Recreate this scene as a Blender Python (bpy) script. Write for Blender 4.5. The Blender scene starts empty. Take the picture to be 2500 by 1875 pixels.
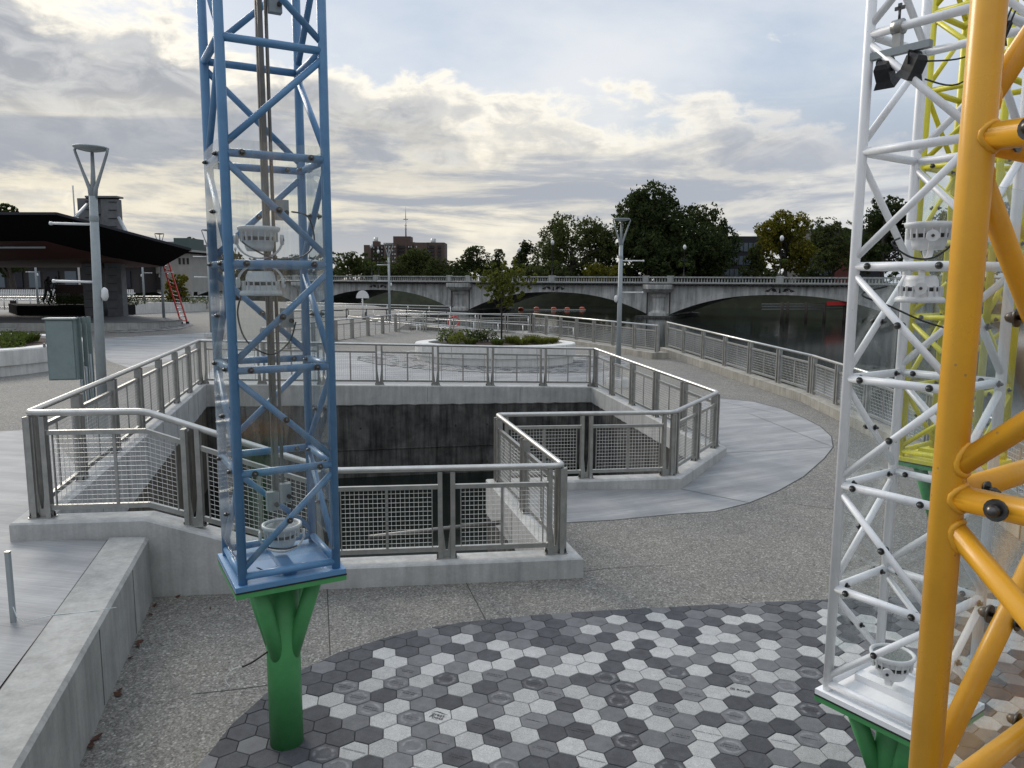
import bpy, bmesh, math, random
import numpy as np
from mathutils import Vector, Matrix
from mathutils.geometry import delaunay_2d_cdt
R = math.radians
rng = random.Random(7)

# ------------------------------------------------------------------ camera
F = 1878.0; CAMH = 3.55; HOR = 683.0; ROLL = 0.3
scene = bpy.context.scene
COL = scene.collection
pitch = math.atan((937.5 - HOR) / F)
_f = Vector((0, math.cos(pitch), -math.sin(pitch)))
_r0 = Vector((1, 0, 0)); _d0 = _f.cross(_r0)
_r = _r0 * math.cos(R(ROLL)) - _d0 * math.sin(R(ROLL))
_d = _r0 * math.sin(R(ROLL)) + _d0 * math.cos(R(ROLL))
cam_data = bpy.data.cameras.new('camera'); cam = bpy.data.objects.new('camera', cam_data)
COL.objects.link(cam); scene.camera = cam
cam_data.sensor_width = 36.0; cam_data.lens = 36.0 * F / 2500.0
cam_data.clip_start = 0.05; cam_data.clip_end = 6000
m = Matrix.Identity(4)
for i in range(3):
    m[i][0] = _r[i]; m[i][1] = -_d[i]; m[i][2] = -_f[i]
m[2][3] = CAMH
cam.matrix_world = m
scene.render.resolution_x = 1024; scene.render.resolution_y = 768

# ------------------------------------------------------------------ light
SUN_AZ = R(-38); SUN_EL = R(30)          # azimuth measured from +Y towards +X
SUN_DIR = Vector((math.sin(SUN_AZ) * math.cos(SUN_EL), math.cos(SUN_AZ) * math.cos(SUN_EL), math.sin(SUN_EL)))
sd = bpy.data.lights.new('sun', 'SUN'); sd.energy = 1.5; sd.angle = R(22); sd.color = (1.0, 0.93, 0.83)
so = bpy.data.objects.new('sun', sd); COL.objects.link(so)
so.rotation_euler = SUN_DIR.to_track_quat('Z', 'Y').to_euler()
scene.view_settings.view_transform = 'Standard'; scene.view_settings.look = 'None'
scene.view_settings.gamma = 1.0; scene.view_settings.exposure = 0.56
scene.view_settings.use_curve_mapping = False

def build_world():
    w = bpy.data.worlds.new('World'); scene.world = w; w.use_nodes = True
    nt = w.node_tree; nt.nodes.clear(); N = nt.nodes; L = nt.links
    def nd(t, **k):
        n = N.new(t)
        for a, b in k.items(): setattr(n, a, b)
        return n
    def math_(op, a, b=None, c=None, clamp=False):
        n = nd('ShaderNodeMath', operation=op); n.use_clamp = clamp
        for i, v in enumerate((a, b, c)):
            if v is None: continue
            if isinstance(v, (int, float)): n.inputs[i].default_value = v
            else: L.new(v, n.inputs[i])
        return n.outputs[0]
    def mix(f, a, b):
        n = nd('ShaderNodeMix', data_type='RGBA')
        if isinstance(f, (int, float)): n.inputs[0].default_value = f
        else: L.new(f, n.inputs[0])
        for i, v in ((6, a), (7, b)):
            if isinstance(v, tuple): n.inputs[i].default_value = (*v, 1)
            else: L.new(v, n.inputs[i])
        return n.outputs[2]
    def ss(x, a, b):
        n = nd('ShaderNodeMapRange', interpolation_type='SMOOTHSTEP')
        L.new(x, n.inputs[0]); n.inputs[1].default_value = a; n.inputs[2].default_value = b
        return n.outputs[0]
    def noise(vec, scale, detail=8, rough=.55, dist=0.0):
        n = nd('ShaderNodeTexNoise'); n.inputs['Scale'].default_value = scale
        n.inputs['Detail'].default_value = detail; n.inputs['Roughness'].default_value = rough
        n.inputs['Distortion'].default_value = dist
        L.new(vec, n.inputs['Vector']); return n.outputs['Fac']
    sky = nd('ShaderNodeTexSky', sky_type='NISHITA'); sky.sun_disc = False
    sky.sun_elevation = SUN_EL; sky.sun_rotation = SUN_AZ
    sky.air_density = 1.2; sky.dust_density = 2.0; sky.ozone_density = 1.5
    tc = nd('ShaderNodeTexCoord'); d = tc.outputs['Generated']
    sep = nd('ShaderNodeSeparateXYZ'); L.new(d, sep.inputs[0]); x, y, z = sep.outputs
    za = math_('MAXIMUM', z, 0.0)
    den = math_('ADD', za, 0.16)
    comb = nd('ShaderNodeCombineXYZ')
    L.new(math_('DIVIDE', x, den), comb.inputs[0]); L.new(math_('DIVIDE', y, den), comb.inputs[1])
    p = comb.outputs[0]
    # direction space, stretched sideways: the flat streaks
    mp = nd('ShaderNodeMapping'); mp.inputs['Scale'].default_value = (1.5, 1.5, 9.5); mp.inputs['Rotation'].default_value = (0, R(-3), 0)
    L.new(d, mp.inputs[0]); pb = mp.outputs[0]
    mp2 = nd('ShaderNodeMapping'); mp2.inputs['Scale'].default_value = (3.1, 3.1, 6.2); mp2.inputs['Location'].default_value = (7.7, 5.1, .15)
    L.new(d, mp2.inputs[0]); pc = mp2.outputs[0]
    n_big = noise(p, 0.55, 9, .56, .25)
    n_band = noise(pb, 1.7, 10, .6, .4)
    n_cum = noise(pc, 1.25, 12, .55, .15)
    n_fine = noise(pc, 6.0, 8, .6, .5)
    # sunward factor
    dot = nd('ShaderNodeVectorMath', operation='DOT_PRODUCT'); L.new(d, dot.inputs[0])
    dot.inputs[1].default_value = SUN_DIR
    sunw = ss(dot.outputs['Value'], 0.2, 1.0)
    base = nd('ShaderNodeVectorMath', operation='SCALE'); L.new(sky.outputs[0], base.inputs[0]); base.inputs['Scale'].default_value = 0.085
    blue = mix(0.75, base.outputs[0], (0.48, 0.58, 0.73))
    veil = mix(math_('MULTIPLY', ss(n_big, 0.36, 0.64), .90), blue, (0.80, 0.82, 0.85))
    # cumulus: bright tops, grey undersides
    body = math_('ADD', math_('MULTIPLY', n_cum, .75), math_('MULTIPLY', n_fine, .25))
    ztilt = math_('MULTIPLY_ADD', x, 0.16, z)      # the cloud bank lies lower towards the right
    low = math_('SUBTRACT', 1.0, ss(ztilt, 0.08, 0.36))
    cov = math_('ADD', body, math_('MULTIPLY', math_('SUBTRACT', low, .5), .30))
    edge = ss(cov, 0.49, 0.56)
    shade = ss(cov, 0.535, 0.63)
    bright = mix(sunw, (0.80, 0.80, 0.79), (1.05, 0.99, 0.86))
    dark = mix(sunw, (0.47, 0.49, 0.53), (0.38, 0.40, 0.44))
    dark = mix(ss(n_fine, .38, .68), dark, mix(sunw, (0.58, 0.61, 0.66), (0.60, 0.61, 0.62)))
    cum = mix(shade, bright, dark)
    c1 = mix(edge, veil, cum)
    # low stratus bands
    lowb = math_('SUBTRACT', 1.0, ss(z, 0.06, 0.26))
    bandf = math_('MULTIPLY', math_('ADD', ss(n_band, 0.34, 0.56), .25), lowb, clamp=True)
    warm = mix(sunw, (0.62, 0.64, 0.67), (1.08, 0.97, 0.72))
    grey = mix(sunw, (0.45, 0.485, 0.55), (0.38, 0.405, 0.45))
    bands = mix(ss(n_band, 0.42, 0.56), warm, grey)
    c2 = mix(bandf, c1, bands)
    # pale air along the horizon
    c3 = mix(math_('MULTIPLY', math_('SUBTRACT', 1.0, ss(z, 0.0, 0.09)), .45), c2, mix(sunw, (0.56, 0.60, 0.66), (0.70, 0.66, 0.58)))
    # an overcast sky brightens towards the zenith
    zen = math_('MULTIPLY_ADD', ss(z, 0.36, 0.95), .75, 1.0)
    zv = nd('ShaderNodeVectorMath', operation='SCALE'); L.new(c3, zv.inputs[0]); L.new(zen, zv.inputs['Scale']); c3 = zv.outputs[0]
    # and dims away from the sun
    aw = math_('MULTIPLY_ADD', ss(dot.outputs['Value'], -1.0, 0.55), .38, .62)
    av = nd('ShaderNodeVectorMath', operation='SCALE'); L.new(c3, av.inputs[0]); L.new(aw, av.inputs['Scale']); c3 = av.outputs[0]
    # below the horizon
    c4 = mix(ss(z, -0.03, 0.0), (0.16, 0.16, 0.16), c3)
    bg = nd('ShaderNodeBackground'); L.new(c4, bg.inputs[0]); bg.inputs[1].default_value = 0.72
    out = nd('ShaderNodeOutputWorld'); L.new(bg.outputs[0], out.inputs[0])
build_world()

# ------------------------------------------------------------------ helpers
def ray(px, py):
    return _f + _r * ((px - 1250) / F) + _d * ((py - 937.5) / F)
def at(px, py, z):
    """point on the horizontal level z seen at photo position px,py"""
    v = ray(px, py); t = (z - CAMH) / v.z
    return Vector((v.x * t, v.y * t, z))
def aty(px, py, Y):
    v = ray(px, py); t = Y / v.y
    return Vector((v.x * t, Y, CAMH + v.z * t))
V = Vector
def lerp(a, b, t): return a + (b - a) * t
def pl(x, pts):
    if x <= pts[0][0]: return pts[0][1]
    for (a, b), (c, e) in zip(pts, pts[1:]):
        if x <= c: return b + (e - b) * (x - a) / (c - a)
    return pts[-1][1]
def ground(x, y):
    """height of the paved square"""
    zl = pl(y, ((8, .70), (20.4, .55), (30, .60), (45, .90)))
    zr = pl(y, ((9, 0), (13, .06), (15, .10), (22.8, .20), (30, .42), (42, .50)))
    xl = pl(y, ((8.2, -5.6), (20.4, -8.8))); xr = pl(y, ((9, .9), (15, 1.6), (22.8, 2.6)))
    if x > -4.5 and y < 8.45+.138*(x+5.25): return 0.0
    t = min(1, max(0, (x - xl) / (xr - xl)))
    return lerp(zl, zr, t)
def gp(px, py):
    z = 0.3
    for _ in range(30):
        P = at(px, py, z); z = z * .5 + ground(P.x, P.y) * .5
    return at(px, py, z)

ORD = 'first second third fourth fifth sixth seventh eighth ninth tenth eleventh twelfth'.split()
class MB:
    def __init__(s): s.v = []; s.f = []; s.sm = []; s.mi = []; s.m = 0
    def add(s, vs, fs, smooth=False):
        b = len(s.v); s.v += [tuple(q) for q in vs]
        for f in fs: s.f.append(tuple(i + b for i in f)); s.sm.append(smooth); s.mi.append(s.m)
        return s
    def box(s, c, size, rz=0.0, M=None):
        hx, hy, hz = size[0] / 2, size[1] / 2, size[2] / 2
        cs, sn = math.cos(rz), math.sin(rz); vs = []
        for dx, dy, dz in ((-1,-1,-1),(1,-1,-1),(1,1,-1),(-1,1,-1),(-1,-1,1),(1,-1,1),(1,1,1),(-1,1,1)):
            p = V((dx*hx, dy*hy, dz*hz))
            if M: p = M @ p
            vs.append((c[0]+p.x*cs-p.y*sn, c[1]+p.x*sn+p.y*cs, c[2]+p.z))
        return s.add(vs, ((0,3,2,1),(4,5,6,7),(0,1,5,4),(1,2,6,5),(2,3,7,6),(3,0,4,7)))
    def beam(s, a, b, w, h, up=(0, 0, 1)):
        """rectangular bar from a to b, w across, h along up"""
        a = V(a); b = V(b); t = (b - a).normalized(); u = V(up); u = (u - t * u.dot(t)).normalized(); q = t.cross(u)
        vs = [p + q * (i * w / 2) + u * (j * h / 2) for p in (a, b) for i, j in ((-1,-1),(1,-1),(1,1),(-1,1))]
        return s.add(vs, ((0,1,2,3),(7,6,5,4),(0,4,5,1),(1,5,6,2),(2,6,7,3),(3,7,4,0)))
    def path(s, pts, r, n=10, caps=True, smooth=True, closed=False):
        pts = [V(p) for p in pts]; k = len(pts); rs = r if isinstance(r, (list, tuple)) else [r] * k
        tan = []
        for i in range(k):
            if closed: t = pts[(i+1) % k] - pts[i-1]
            else: t = pts[min(i+1, k-1)] - pts[max(i-1, 0)]
            tan.append(t.normalized())
        u = tan[0].orthogonal().normalized(); vs = []
        for i in range(k):
            u = (u - tan[i] * u.dot(tan[i])).normalized(); w = tan[i].cross(u)
            sc = 1.0
            if 0 < i < k-1:
                a = (pts[i]-pts[i-1]).normalized(); sc = 1 / max(.5, a.dot(tan[i]))
            for j in range(n):
                a = 2 * math.pi * j / n
                vs.append(pts[i] + (u * math.cos(a) + w * math.sin(a)) * rs[i])
        fs = []
        for i in range(k if closed else k-1):
            i2 = (i+1) % k
            for j in range(n):
                fs.append((i*n+j, i*n+(j+1) % n, i2*n+(j+1) % n, i2*n+j))
        s.add(vs, fs, smooth)
        if caps and not closed:
            b = len(s.v) - len(vs)
            s.f.append(tuple(b + j for j in reversed(range(n)))); s.sm.append(False); s.mi.append(s.m)
            s.f.append(tuple(b + (k-1)*n + j for j in range(n))); s.sm.append(False); s.mi.append(s.m)
        return s
    def tube(s, a, b, r, n=12, r2=None): return s.path([a, b], [r, r if r2 is None else r2], n)
    def lathe(s, prof, n=24, M=None, smooth=True, ang=2*math.pi):
        vs = []; k = len(prof); full = abs(ang - 2*math.pi) < 1e-6; cnt = n if full else n+1
        for j in range(cnt):
            a = ang * j / n
            for r, z in prof:
                p = V((r*math.cos(a), r*math.sin(a), z)); vs.append(M @ p if M else p)
        fs = []
        for j in range(n):
            j2 = (j+1) % cnt
            for i in range(k-1): fs.append((j*k+i, j2*k+i, j2*k+i+1, j*k+i+1))
        return s.add(vs, fs, smooth)
    def prism(s, poly, z0, z1):
        n = len(poly); g = lambda z, p: z(p) if callable(z) else z
        area = sum(poly[i][0]*poly[(i+1) % n][1]-poly[(i+1) % n][0]*poly[i][1] for i in range(n))
        if area < 0: poly = poly[::-1]
        vs = [(p[0], p[1], g(z0, p)) for p in poly] + [(p[0], p[1], g(z1, p)) for p in poly]
        fs = [tuple(reversed(range(n))), tuple(range(n, 2*n))] + [(i, (i+1) % n, n+(i+1) % n, n+i) for i in range(n)]
        return s.add(vs, fs)
    def mesh(s, name, mats):
        me = bpy.data.meshes.new(name); me.from_pydata(s.v, [], s.f)
        for mm in (mats if isinstance(mats, (list, tuple)) else [mats]): me.materials.append(mm)
        me.polygons.foreach_set('use_smooth', s.sm)
        if any(s.mi): me.polygons.foreach_set('material_index', s.mi)
        me.update(); return me
    def build(s, name, mat, parent=None, **kw):
        off = ORI.get(parent.name, V((0,0,0))) if parent else V((0,0,0))
        if off.length > 0: s.v = [(a[0]-off.x, a[1]-off.y, a[2]-off.z) for a in s.v]
        return link(name, s.mesh(name, mat), parent, **kw)
ORI = {}
def link(name, me, parent=None, loc=None, rot=None, **kw):
    o = bpy.data.objects.new(name, me); COL.objects.link(o)
    if parent:
        o.parent = parent; ORI[o.name] = ORI.get(parent.name, V((0,0,0)))
    if loc is not None: o.location = loc
    if rot is not None: o.rotation_euler = rot
    tag(o, **kw); return o
def tag(o, label=None, cat=None, group=None, kind=None):
    if label: o['label'] = label
    if cat: o['category'] = cat
    if group: o['group'] = group
    if kind: o['kind'] = kind
    return o
def thing(name, loc, label, cat, group=None, rz=0.0):
    o = bpy.data.objects.new(name, None); COL.objects.link(o); o.empty_display_size = .2
    o.location = loc; o.rotation_euler = (0, 0, rz)
    ORI[o.name] = V(loc) if rz == 0 else V((0,0,0))
    return tag(o, label, cat, group)
def copy_tree(o, parent=None):
    c = o.copy(); COL.objects.link(c); c.parent = parent
    for ch in list(o.children): copy_tree(ch, c)
    return c
def inside(p, poly):
    c = False; n = len(poly); j = n-1
    for i in range(n):
        if (poly[i][1] > p[1]) != (poly[j][1] > p[1]) and p[0] < (poly[j][0]-poly[i][0])*(p[1]-poly[i][1])/(poly[j][1]-poly[i][1])+poly[i][0]: c = not c
        j = i
    return c
def sheet(name, poly, mat, hole=None, step=2.0, dz=0.0, zf=ground, parent=None, **kw):
    """paving laid over the ground height, cut to an outline"""
    vs = [V((p[0], p[1])) for p in poly]; es = [(i, (i+1) % len(poly)) for i in range(len(poly))]
    b = len(vs)
    if hole:
        vs += [V((p[0], p[1])) for p in hole]; es += [(b+i, b+(i+1) % len(hole)) for i in range(len(hole))]
    xs = [p[0] for p in poly]; ys = [p[1] for p in poly]
    gx = min(xs)
    while gx < max(xs):
        gy = min(ys)
        st = step
        while gy < max(ys):
            q = (gx + .013, gy + .017)
            if inside(q, poly) and not (hole and inside(q, hole)): vs.append(V(q))
            gy += st
        gx += step
    ov, oe, of, *_ = delaunay_2d_cdt(vs, es, [], 0, 1e-5)
    mb = MB(); fs = []
    for f in of:
        c = ((ov[f[0]].x+ov[f[1]].x+ov[f[2]].x)/3, (ov[f[0]].y+ov[f[1]].y+ov[f[2]].y)/3)
        if inside(c, poly) and not (hole and inside(c, hole)): fs.append(tuple(f))
    mb.add([(v.x, v.y, zf(v.x, v.y)+dz) for v in ov], fs, True)
    return mb.build(name, mat, parent, **kw)
def strip(pts, w, mat, name, dz=.003, parent=None, zf=ground, **kw):
    """thin line on the ground"""
    mb = MB(); P = []
    for a, b in zip(pts, pts[1:]):
        a = V(a[:2]); b = V(b[:2]); n = max(1, int((b-a).length/.8))
        for i in range(n): P.append(a.lerp(b, i/n))
    P.append(V(pts[-1][:2])); vs = []
    for i, p in enumerate(P):
        t = (P[min(i+1, len(P)-1)]-P[max(i-1, 0)]).normalized(); q = V((-t.y, t.x))
        for sg in (-1, 1):
            u = p+q*sg*w/2; vs.append((u.x, u.y, zf(u.x, u.y)+dz))
    mb.add(vs, [(2*i, 2*i+1, 2*i+3, 2*i+2)[::-1] for i in range(len(P)-1)])
    return mb.build(name, mat, parent, **kw)

# ------------------------------------------------------------------ materials
MAT = {}
def mat(name, col, rough=.7, metal=0.0, var=None, scale=4.0, detail=6, bump=0.0, bscale=None, spec=.5, coord='Object', stretch=None, extra=None):
    """principled material with noise in colour and a fine relief"""
    m_ = bpy.data.materials.new(name); m_.use_nodes = True; nt = m_.node_tree; N = nt.nodes; L = nt.links
    b = N['Principled BSDF']; b.inputs['Roughness'].default_value = rough; b.inputs['Metallic'].default_value = metal
    b.inputs['Specular IOR Level'].default_value = spec
    b.inputs['Base Color'].default_value = (*col, 1)
    tc = N.new('ShaderNodeTexCoord'); vec = tc.outputs[coord]
    if stretch:
        mp = N.new('ShaderNodeMapping'); mp.inputs['Scale'].default_value = stretch; L.new(vec, mp.inputs[0]); vec = mp.outputs[0]
    if var:
        n = N.new('ShaderNodeTexNoise'); n.inputs['Scale'].default_value = scale; n.inputs['Detail'].default_value = detail; n.inputs['Roughness'].default_value = .62
        L.new(vec, n.inputs['Vector']); r = N.new('ShaderNodeValToRGB'); L.new(n.outputs['Fac'], r.inputs[0])
        r.color_ramp.elements[0].position = .32; r.color_ramp.elements[1].position = .68
        r.color_ramp.elements[0].color = (*var, 1); r.color_ramp.elements[1].color = (*col, 1)
        L.new(r.outputs[0], b.inputs['Base Color'])
    if bump:
        n = N.new('ShaderNodeTexNoise'); n.inputs['Scale'].default_value = bscale or scale*4; n.inputs['Detail'].default_value = 4
        L.new(vec, n.inputs['Vector']); bp = N.new('ShaderNodeBump'); bp.inputs['Strength'].default_value = bump; bp.inputs['Distance'].default_value = .02
        L.new(n.outputs['Fac'], bp.inputs['Height']); L.new(bp.outputs[0], b.inputs['Normal'])
    if extra: extra(nt, b, vec)
    MAT[name] = m_; return m_
def node(nt, t, ins=None, **k):
    n = nt.nodes.new(t)
    for a, v in k.items(): setattr(n, a, v)
    for a, v in (ins or {}).items():
        if hasattr(v, 'is_output'): nt.links.new(v, n.inputs[a])
        else: n.inputs[a].default_value = v
    return n
def ramp(nt, fac, stops):
    r = node(nt, 'ShaderNodeValToRGB', {0: fac}); e = r.color_ramp.elements
    while len(e) < len(stops): e.new(.5)
    for q, (p, c) in zip(e, stops): q.position = p; q.color = (*c, 1) if len(c) == 3 else c
    return r.outputs[0]
def mixc(nt, f, a, b, blend='MIX'):
    n = node(nt, 'ShaderNodeMix', data_type='RGBA', blend_type=blend)
    for i, v in ((0, f), (6, a), (7, b)):
        if hasattr(v, 'is_output'): nt.links.new(v, n.inputs[i])
        elif isinstance(v, tuple): n.inputs[i].default_value = (*v, 1)
        else: n.inputs[i].default_value = v
    return n.outputs[2]

def aggregate(nt, b, vec):
    L = nt.links
    vo = node(nt, 'ShaderNodeTexVoronoi', {'Vector': vec, 'Scale': 52.0})
    vo2 = node(nt, 'ShaderNodeTexVoronoi', {'Vector': vec, 'Scale': 95.0})
    big = node(nt, 'ShaderNodeTexNoise', {'Vector': vec, 'Scale': .55, 'Detail': 7.0, 'Roughness': .6})
    blot = node(nt, 'ShaderNodeTexNoise', {'Vector': vec, 'Scale': 5.0, 'Detail': 6.0, 'Roughness': .65})
    stone = ramp(nt, vo.outputs['Color'], ((0, (.07, .064, .058)), (.42, (.225, .21, .185)), (.72, (.36, .335, .295)), (1, (.80, .77, .70))))
    st2 = ramp(nt, vo2.outputs['Color'], ((0, (.10, .092, .082)), (.5, (.27, .25, .22)), (1, (.62, .59, .54))))
    s = mixc(nt, .45, stone, st2)
    gap = ramp(nt, vo.outputs['Distance'], ((0, (1, 1, 1)), (.55, (.78, .78, .78)), (1, (.45, .45, .45))))
    s = mixc(nt, .8, s, gap, 'MULTIPLY')
    tone = ramp(nt, big.outputs['Fac'], ((.3, (.84, .87, .91)), (.7, (1.08, 1.09, 1.08))))
    tone2 = ramp(nt, blot.outputs['Fac'], ((.3, (.88, .88, .88)), (.7, (1.08, 1.08, 1.08))))
    s = mixc(nt, 1.0, s, tone, 'MULTIPLY'); s = mixc(nt, 1.0, s, tone2, 'MULTIPLY'); s = mixc(nt, 1.0, s, (.80, .80, .80), 'MULTIPLY')
    L.new(s, b.inputs['Base Color'])
    bp = node(nt, 'ShaderNodeBump', {'Height': vo.outputs['Distance'], 'Strength': .5, 'Distance': .006}, invert=True)
    L.new(bp.outputs[0], b.inputs['Normal'])
mat('aggregate', (.3, .28, .25), .85, extra=aggregate, spec=.3)

def brushed(ang):
    def fn(nt, b, vec):
        L = nt.links
        rot = node(nt, 'ShaderNodeMapping', {0: vec, 'Rotation': (0, 0, R(ang))})
        st = node(nt, 'ShaderNodeMapping', {0: rot.outputs[0], 'Scale': (.8, 26.0, 1.0)})
        n = node(nt, 'ShaderNodeTexNoise', {'Vector': st.outputs[0], 'Scale': 1.6, 'Detail': 6.0, 'Roughness': .6})
        st2 = node(nt, 'ShaderNodeMapping', {0: rot.outputs[0], 'Scale': (.35, 2.4, 1.0)})
        n2 = node(nt, 'ShaderNodeTexNoise', {'Vector': st2.outputs[0], 'Scale': .9, 'Detail': 8.0, 'Roughness': .6})
        n3 = node(nt, 'ShaderNodeTexNoise', {'Vector': vec, 'Scale': 1.1, 'Detail': 8.0, 'Roughness': .65, 'Distortion': .6})
        c = ramp(nt, n2.outputs['Fac'], ((.30, (.205, .209, .212)), (.52, (.278, .281, .283)), (.72, (.375, .376, .372))))
        t = ramp(nt, n.outputs['Fac'], ((.3, (.84, .84, .85)), (.7, (1.10, 1.10, 1.10))))
        c = mixc(nt, 1.0, c, t, 'MULTIPLY')
        t3 = ramp(nt, n3.outputs['Fac'], ((.35, (.86, .87, .88)), (.62, (1.1, 1.09, 1.07))))
        c = mixc(nt, 1.0, c, t3, 'MULTIPLY')
        L.new(c, b.inputs['Base Color'])
        bp = node(nt, 'ShaderNodeBump', {'Height': n.outputs['Fac'], 'Strength': .35, 'Distance': .004})
        L.new(bp.outputs[0], b.inputs['Normal'])
    return fn
mat('brushed_a', (.3, .32, .35), .75, extra=brushed(-25), spec=.35)
mat('brushed_b', (.3, .32, .35), .75, extra=brushed(12), spec=.35)
mat('brushed_c', (.3, .32, .35), .75, extra=brushed(75), spec=.35)

def concrete(lo, hi, streak=.5, tone=(1, 1, 1), bumps=.15, k0=1.0):
    def fn(nt, b, vec):
        L = nt.links
        n = node(nt, 'ShaderNodeTexNoise', {'Vector': vec, 'Scale': 2.2*k0, 'Detail': 9.0, 'Roughness': .62, 'Distortion': .3})
        c = ramp(nt, n.outputs['Fac'], ((.28, lo), (.72, hi)))
        st = node(nt, 'ShaderNodeMapping', {0: vec, 'Scale': (7.0*k0, 7.0*k0, .5*k0)})
        n2 = node(nt, 'ShaderNodeTexNoise', {'Vector': st.outputs[0], 'Scale': 1.3, 'Detail': 6.0, 'Roughness': .6})
        k = 1 - .35*streak
        t = ramp(nt, n2.outputs['Fac'], ((.3, (k, k, k)), (.6, (1.06, 1.06, 1.06))))
        c = mixc(nt, 1.0, c, t, 'MULTIPLY')
        n3 = node(nt, 'ShaderNodeTexNoise', {'Vector': vec, 'Scale': 34.0, 'Detail': 5.0, 'Roughness': .7})
        t3 = ramp(nt, n3.outputs['Fac'], ((.3, (.9, .9, .9)), (.7, (1.07, 1.07, 1.07))))
        c = mixc(nt, 1.0, c, t3, 'MULTIPLY')
        L.new(c, b.inputs['Base Color'])
        bp = node(nt, 'ShaderNodeBump', {'Height': n3.outputs['Fac'], 'Strength': bumps, 'Distance': .006})
        L.new(bp.outputs[0], b.inputs['Normal'])
    return fn
mat('concrete', (.4, .4, .39), .82, extra=concrete((.27, .27, .255), (.40, .395, .375), .6), spec=.3)
mat('concrete_light', (.5, .5, .49), .82, extra=concrete((.34, .343, .335), (.50, .50, .485), .5), spec=.3)
mat('concrete_warm', (.4, .38, .33), .85, extra=concrete((.26, .245, .21), (.40, .38, .335), .8), spec=.3)
mat('concrete_white', (.6, .6, .57), .8, extra=concrete((.54, .535, .51), (.68, .67, .64), .35), spec=.3)
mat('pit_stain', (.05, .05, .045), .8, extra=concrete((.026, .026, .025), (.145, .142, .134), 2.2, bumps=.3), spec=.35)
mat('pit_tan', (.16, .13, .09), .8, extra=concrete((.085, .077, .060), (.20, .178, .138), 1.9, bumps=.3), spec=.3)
mat('bridge_stone', (.4, .39, .37), .85, extra=concrete((.36, .36, .345), (.62, .615, .59), 1.6, bumps=.3, k0=.22), spec=.25)
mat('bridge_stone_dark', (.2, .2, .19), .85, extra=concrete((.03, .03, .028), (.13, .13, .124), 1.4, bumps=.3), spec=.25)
mat('bridge_parapet', (.35, .35, .33), .85, extra=concrete((.27, .275, .265), (.48, .485, .46), 1.0, bumps=.3, k0=.3), spec=.25)
mat('joint', (.035, .035, .033), .9)
mat('joint_soft', (.12, .115, .105), .9)
mat('galv', (.44, .437, .415), .40, .8, var=(.32, .32, .305), scale=9, bump=.05, bscale=60)
mat('galv_rail', (.56, .555, .53), .36, .8, var=(.44, .435, .415), scale=7, bump=.03, bscale=60)
mat('wire', (.66, .655, .63), .45, .25)
mat('bolt', (.13, .127, .12), .35, .85, var=(.06, .06, .06), scale=60)
mat('mast_steel', (.20, .195, .18), .5, .6, var=(.14, .135, .125), scale=7)
mat('bolt_bright', (.42, .41, .39), .3, .9, var=(.2, .2, .2), scale=80)
mat('rubber', (.012, .012, .012), .55)
mat('cable', (.012, .012, .013), .45)
mat('wire_pale', (.55, .62, .60), .5)
def paint(name, col, dark, rough=.32, scale=6.0):
    def fn(nt, b, vec):
        n = node(nt, 'ShaderNodeTexNoise', {'Vector': vec, 'Scale': scale, 'Detail': 7.0, 'Roughness': .65})
        c = ramp(nt, n.outputs['Fac'], ((.30, dark), (.55, col)))
        n2 = node(nt, 'ShaderNodeTexNoise', {'Vector': vec, 'Scale': 38.0, 'Detail': 3.0, 'Roughness': .6})
        sp = ramp(nt, n2.outputs['Fac'], ((.72, (0, 0, 0)), (.78, (.5, .5, .5))))
        c = mixc(nt, sp, c, tuple(v*.55+.06 for v in col))
        st = node(nt, 'ShaderNodeMapping', {0: vec, 'Scale': (30.0, 30.0, 2.2)})
        n4 = node(nt, 'ShaderNodeTexNoise', {'Vector': st.outputs[0], 'Scale': 1.0, 'Detail': 6.0, 'Roughness': .7})
        gr = ramp(nt, n4.outputs['Fac'], ((.52, (0, 0, 0)), (.80, (.42, .42, .42))))
        c = mixc(nt, gr, c, tuple(v*.62+.05 for v in col))
        n5 = node(nt, 'ShaderNodeTexVoronoi', {'Vector': vec, 'Scale': 17.0})
        ch = ramp(nt, n5.outputs['Distance'], ((.035, (.8, .8, .8)), (.06, (0, 0, 0))))
        c = mixc(nt, ch, c, tuple(v*.35+.09 for v in col))
        nt.links.new(c, b.inputs['Base Color'])
        rr = ramp(nt, n.outputs['Fac'], ((.3, (rough+.15,)*3), (.7, (rough,)*3)))
        nt.links.new(rr, b.inputs['Roughness'])
        bp = node(nt, 'ShaderNodeBump', {'Height': n2.outputs['Fac'], 'Strength': .05, 'Distance': .003}); nt.links.new(bp.outputs[0], b.inputs['Normal'])
    return mat(name, col, rough, extra=fn)
paint('blue', (.105, .245, .43), (.085, .20, .365))
paint('white_paint', (.86, .87, .88), (.80, .81, .82))
paint('lime', (.74, .67, .045), (.64, .58, .04))
paint('orange', (.79, .395, .028), (.70, .335, .023), .24)
paint('green', (.068, .300, .098), (.058, .255, .082), .42)
paint('grey_pole', (.29, .325, .335), (.25, .28, .29), .45)
paint('cabinet', (.20, .255, .255), (.17, .215, .215), .5)
paint('lamp_white', (.70, .71, .71), (.60, .61, .62), .4)
paint('black_paint', (.012, .012, .013), (.02, .02, .02), .45)
paint('red_paint', (.45, .015, .012), (.36, .012, .012), .4)
mat('lens', (.30, .32, .31), .15, 0, var=(.12, .13, .13), scale=90)
mat('dark_lens', (.02, .02, .022), .1)
mat('sticker', (.7, .7, .68), .5)
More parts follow.
